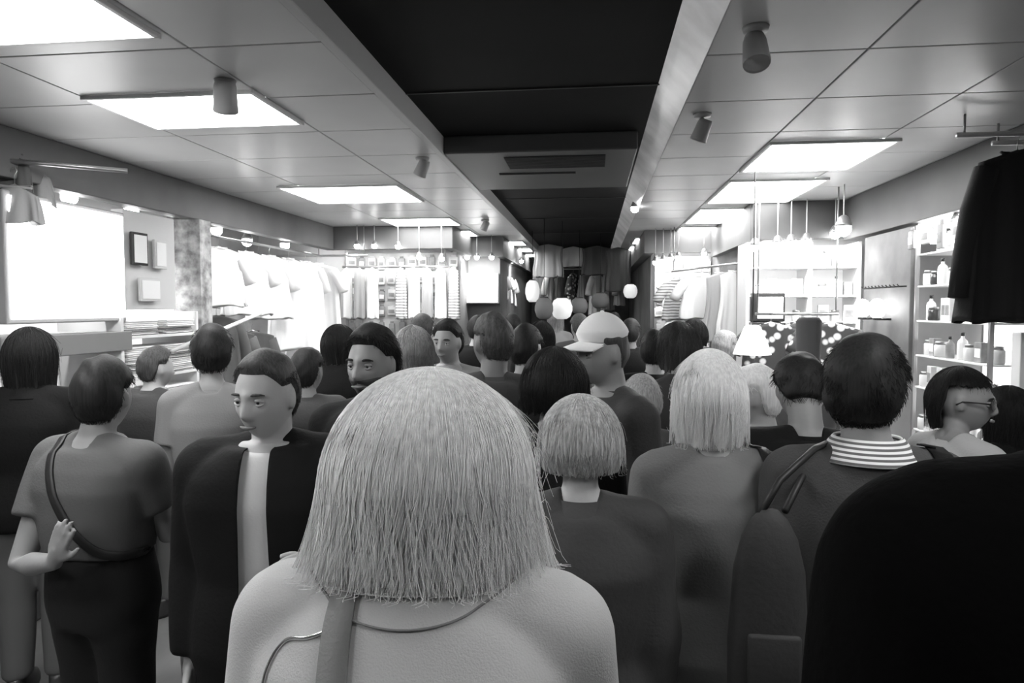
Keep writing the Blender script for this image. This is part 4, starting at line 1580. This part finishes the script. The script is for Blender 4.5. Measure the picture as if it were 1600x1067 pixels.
person((X(1112, 1.85), 1.85), 0.0, 1.62, 'person with smooth pale blonde hair and light grey blouse seen from behind, centre right', fem=True, bulk=1.0, skin=SKIN_L, voxel=.009,
       top=[shirt(M_LIGHT, .82, 1.43, .018, 'long')], hair=(hair_long, dict(m=HAIR_P, W_=.100, Dp=.122, Ht=.136, length=.135, strands=6000, shag=.006, tuck=.12)), detail=d_bag, seed=3)
p3 = (X(1112, 1.9), 1.9)
o = empty('shoulder_bag', (X(1208, 1.52), 1.52, 1.12), 0)
MB().loft([(0, 0, -.26, .07, .045), (0, 0, -.245, .083, .055), (0, 0, -.1, .084, .06), (0, 0, .06, .074, .052), (0, 0, .13, .058, .040), (0, 0, .17, .038, .024), (0, 0, .19, .018, .012)]).obj('bag_body', mat('bag_grey', .035, .7, bump=(60, .4)), o)
MB().tube([(-.02, 0, .18), (.03, .04, .245), (.13, .13, .30), (.18, .2, .30), (.17, .26, .25), (.12, .16, .24), (.04, .03, .18)], .008, 8).obj('bag_strap', M_BLACK, o)
MB().box(-.055, -.066, -.2, .055, -.05, -.06, .008).obj('pocket', MATS['bag_grey'], o)
tag(o, 'rounded dark grey shoulder bag between the light blouse and the striped collar', 'bag')


# 4. man with striped collar
def d_man(root, pose, body, parts):
    collar(pose, root, M_COLL, .066, .112, 1.475, 1.425)
    strap_on(parts['sweater'], [(.12, 1.47), (.15, 1.40), (.165, 1.30), (.17, 1.18), (.165, 1.05)], .045, M_JKB, root, 'backpack_strap', .003)


person((X(1358, 1.72), 1.72), -.12, 1.66, 'person with short black hair, striped collar and grey sweater, back to the viewer', bulk=.95, skin=SKIN_M, voxel=.008,
       top=[dict(name='sweater', m=M_SWG, z0=.84, z1=1.43, inf=.022, sleeve='long', amp=.006)], hair=(hair_short, dict(m=HAIR_K, thick=.022, strands=6000, length=.035)), detail=d_man, seed=4, head_yaw=-.35)

# 5. black coat at the right edge, head out of the picture
person((X(1900, .62), .60), .15, 1.89, 'person in a deep black coat filling the lower right corner, head out of the picture', bulk=1.25, skin=SKIN_M, voxel=.01,
       top=[jacket(M_JKK, .70, 1.45, .045, name='coat')], hair=(hair_short, dict(m=HAIR_K, thick=.02, strands=0)), seed=5)

# 6. woman in profile with sunglasses
person((X(1500, 2.55), 2.55), -1.25, 1.525, 'person with sunglasses and dark hair in profile at the right, light sleeve', fem=True, bulk=1.0, skin=SKIN_M, voxel=.005,
       top=[shirt(mat('pale_sleeve', .45, .9, bump=(150, .3)), .82, 1.42, .02, 'short')], hair=(hair_long, dict(m=HAIR_K, W_=.094, Dp=.112, Ht=.132, length=.12, strands=2500, shag=.004, tuck=.1, face=108, yoff=-.018)),
       face=HAIR_K, glasses=True, seed=6, head_yaw=-.85, head_pitch=-.05)
# 6b. dark hooded person behind the sunglasses
person((X(1585, 3.0), 3.0), .3, 1.40, 'person with long dark hair and dark jacket seen from behind, right of the sunglasses', fem=True, skin=SKIN_M, voxel=.012,
       top=[jacket(M_JKB, .8, 1.42, .03, voxel=.012)], hair=(hair_long, dict(m=HAIR_K, length=.2, strands=1200, tuck=.1)), seed=7)


# 7. person at the left in a light tee, hand raised before the waist
def d_left(root, pose, body, parts):
    strap_on(parts['shirt'], [(-.12, 1.45), (-.10, 1.38), (-.05, 1.25), (.02, 1.12), (.1, 1.02), (.17, .985), (.20, .975)], .03, M_BLACK, root, 'bag_strap', .003)


person((X(150, 2.0), 2.0), -.15, 1.565, 'person with dark hair and light short-sleeved top, one hand behind the back', bulk=1.08, skin=SKIN_M, voxel=.006,
       top=[shirt(M_TEE, 1.06, 1.42, .024, 'short')], bottom=dict(m=BLKC, z1=1.09, inf=.018), curl=.12,
       arm_l=((.0, -.15, -.33), (.235, -.225, -.27), (.1, -1, .3), (.42, -.1, .9)), arm_r=((.02, .1, -.27), (-.06, .29, -.22), (1, .2, .2)), hair=(hair_short, dict(m=HAIR_K, thick=.02, strands=3500, length=.022)), detail=d_left, seed=8, head_yaw=.25)
# 8. man in a black jacket and pale shirt, facing the viewer
def d_suit(root, pose, body, parts):
    collar(pose, root, M_JKB, .070, .102, 1.440, 1.395, name='jacket_collar', open_=.6)
    collar(pose, root, M_WSH, .062, .080, 1.446, 1.412, name='shirt_collar', open_=.35)


person((X(420, 1.78), 1.78), PI + .12, 1.62, 'person facing the viewer in a black jacket open over a pale shirt', bulk=1.15, skin=SKIN_L, voxel=.0045,
       top=[shirt(M_WSH, .82, 1.43, .012, None), jacket(M_JKB, .70, 1.44, .034, 'long', open_front=(1.46, .7, .035, .05))],
       hair=(hair_short, dict(m=HAIR_BR, thick=.010, strands=4000, length=.015)), face=HAIR_BR, detail=d_suit, seed=10, head_yaw=-.25, head_pitch=-.1,
       arm_l=((-.06, -.03, -.27), (.0, .20, -.20), (-.5, .2, 1)))

# 9. dark haired person behind, light top
person((X(330, 2.75), 2.75), .4, 1.66, 'person with dark hair and light top behind the left black jacket, back turned', fem=True, skin=SKIN_M, voxel=.01,
       top=[shirt(M_LIGHT, .82, 1.42, .02, 'short')], hair=(hair_short, dict(m=HAIR_K, thick=.018, strands=1500)), seed=11)
# 10. dark haired bearded man looking at the viewer
person((X(586, 2.25), 2.25), PI - .1, 1.67, 'person with dark hair and beard looking at the viewer just above the shaggy blonde hair', skin=SKIN_M, voxel=.005,
       top=[jacket(M_JKB, .8, 1.43, .025)], hair=(hair_short, dict(m=HAIR_K, thick=.018, strands=3000)), face=HAIR_K, beard=mat('beard', .06, .8), seed=12, head_yaw=-.1)
# 11. large dark-grey head left of centre
person((X(770, 2.8), 2.8), .2, 1.715, 'tall person with cropped grey hair seen from behind, straight above the blonde hair', skin=SKIN_D, voxel=.008,
       top=[jacket(M_JKG, .8, 1.43, .03)], hair=(hair_short, dict(m=HAIR_BR, thick=.008, strands=3000, length=.014)), seed=13, head_yaw=.5)
# 12. dark round head
person((X(866, 2.1), 2.1), 0, 1.61, 'person with thick round black hair and black jacket, left of the white cap', skin=SKIN_M, fem=True, voxel=.01,
       top=[jacket(M_JKB, .8, 1.43, .03)], hair=(hair_long, dict(m=HAIR_K, W_=.112, Dp=.125, Ht=.135, length=.08, strands=3500, shag=.008, tuck=.1)), seed=14)


# 13. person with a white peaked cap
def d_cap(root, pose, body, parts):
    hc, HR, hs = pose.head_c, pose.HR, pose.hs
    D, Fc = sphere_dirs(60, 40)
    P = head_points(D)
    g = smoothstep((P[:, 2] - .032) / .02)
    N = P / np.linalg.norm(P, axis=1, keepdims=True)
    Q = P + N * (-.012 + .028 * g)[:, None]
    Q[:, 2] += .018 * g
    c = mesh_obj('cap', (Q * hs) @ np.array(HR).T + np.array(hc), Fc, WHITE, body)
    V, F2 = [], []
    n = 16
    for t_, lay in ((0, .003), (1, -.003)):
        for i in range(n + 1):
            a = -1.15 + 2.3 * i / n
            for rr in (0, .5, 1):
                ln = .074 * (1 - .25 * abs(a) ** 2) * rr
                x = (.078 + .004 * rr) * math.sin(a)
                y = .088 * math.cos(a) + ln
                V.append(hc + HR @ Vector((x, y, .047 + lay - .018 * rr - .012 * (x / .08) ** 2)) * hs)
    m_ = (n + 1) * 3
    for i in range(n):
        for j in range(2):
            q = i * 3 + j
            F2.append((q, q + 1, q + 4, q + 3))
            F2.append((m_ + q, m_ + q + 3, m_ + q + 4, m_ + q + 1))
        F2.append((i * 3 + 2, m_ + i * 3 + 2, m_ + i * 3 + 5, i * 3 + 5))
    mesh_obj('peak', V, F2, WHITE, c)
    MB().ball(hc + HR @ Vector((0, -.005, .152)) * hs, (.008, .008, .004), 10, 6).obj('button', WHITE, c)


person((X(952, 2.5), 2.5), PI / 2 + .55, 1.70, 'person in a white peaked cap turned to the left near the centre', skin=SKIN_M, voxel=.006,
       top=[jacket(M_JKG, .8, 1.43, .025)], hair=(hair_short, dict(m=HAIR_BR, thick=.004, strands=0)), face=HAIR_BR, detail=d_cap, seed=15, head_pitch=-.05)

# 14.. people further off
far = [
    (1024, 4.0, 1.60, 0, 'k', M_JKB, 'small dark figure with black hair right of the white cap'),
    (1064, 3.35, 1.66, .5, 'br', M_JKG, 'person with brown hair turned right, above the smooth pale hair'),
    (1004, 2.98, 1.43, 0, 'g', M_JKG, 'short person with grey hair in front of the small dark figures'),
    (1192, 2.75, 1.50, 1.3, 'p', M_WSH, 'person with white hair and white shirt in profile, right of the smooth pale hair'),
    (645, 3.2, 1.64, .3, 'g', M_LIGHT, 'person with grey hair and light top behind the bearded face'),
    (702, 3.85, 1.66, PI - .2, 'k', M_LIGHT, 'pale-faced person with black hair looking to the viewer, left of the tall cropped head'),
    (822, 3.5, 1.64, 0, 'k', M_JKB, 'person with black hair right of the tall cropped head'),
    (44, 2.75, 1.64, .4, 'k', M_JKB, 'person with black hair and black jacket at the left edge'),
    (238, 3.6, 1.50, -.2, 'br', M_JKG, 'shorter person with brown hair before the stacked pale cloth'),
    (478, 3.3, 1.52, .2, 'k', M_JKG, 'person with black hair low behind the black jacket, left of the bearded face'),
    (528, 4.2, 1.62, 0, 'k', M_JKB, 'person with black hair below the end of the white dresses'),
    (660, 5.2, 1.68, .2, 'br', M_JKG, 'distant brown-haired person before the left facing stall'),
    (745, 5.8, 1.66, -.2, 'k', M_JKB, 'distant black-haired person before the left facing stall, further right'),
    (845, 5.0, 1.63, 0, 'k', M_JKB, 'distant person in black at the middle of the passage'),
    (905, 6.5, 1.67, .1, 'br', M_JKG, 'far grey-jacketed person under the pale paper lantern'),
    (985, 6.0, 1.63, -.1, 'k', M_JKB, 'far person in black right of the white cap'),
    (1085, 5.4, 1.64, .2, 'k', M_JKG, 'black-haired person before the far right stall'),
    (1132, 5.0, 1.56, -.3, 'g', M_LIGHT, 'grey-haired person under the white paper lampshade'),
    (800, 7.6, 1.66, 0, 'k', M_JKG, 'very distant black-haired person left of the passage middle'),
    (868, 8.8, 1.70, 0, 'g', M_LIGHT, 'very distant light-topped person at the middle of the passage'),
    (960, 9.2, 1.66, 0, 'k', M_JKB, 'very distant person in black right of the passage middle'),
]
HM = dict(k=HAIR_K, br=HAIR_BR, g=HAIR_G, p=HAIR_P)
for i, (px, D, h, f, hk, tm, lab) in enumerate(far):
    fem = i % 3 == 1
    fc = abs(f) > 1.2
    v = .012 if D > 4 else .010
    if fc:
        v = .007
    person((X(px, D), D), f, h, lab, fem=fem, bulk=1.0 + .06 * (i % 3), skin=(SKIN_L, SKIN_M, SKIN_M, SKIN_D)[i % 4] if hk != 'p' else SKIN_L, voxel=v,
           top=[jacket(tm, .8, 1.43, .025, voxel=.012) if tm in (M_JKB, M_JKG) else shirt(tm, .82, 1.42, .018, 'short', voxel=.012)],
           hair=(hair_long, dict(m=HM[hk], length=.08 + .03 * (i % 4), strands=900, tuck=.1, r0=.0012)) if fem else (hair_short, dict(m=HM[hk], thick=.016, strands=700)),
           face=HM[hk] if fc else False, seed=30 + i, head_yaw=random.uniform(-.5, .5) if not fc else 0)

# 17. dark coated person leaning behind the man with the striped collar
person((X(1262, 2.25), 2.25), -.1, 1.58, 'person in a black coat with bowed head just behind the striped collar', bulk=1.15, skin=SKIN_M, voxel=.01,
       top=[jacket(M_JKB, .78, 1.43, .04, name='coat')], hair=(hair_short, dict(m=HAIR_K, thick=.018, strands=1000)), seed=60, head_pitch=-.7, lean=.06)
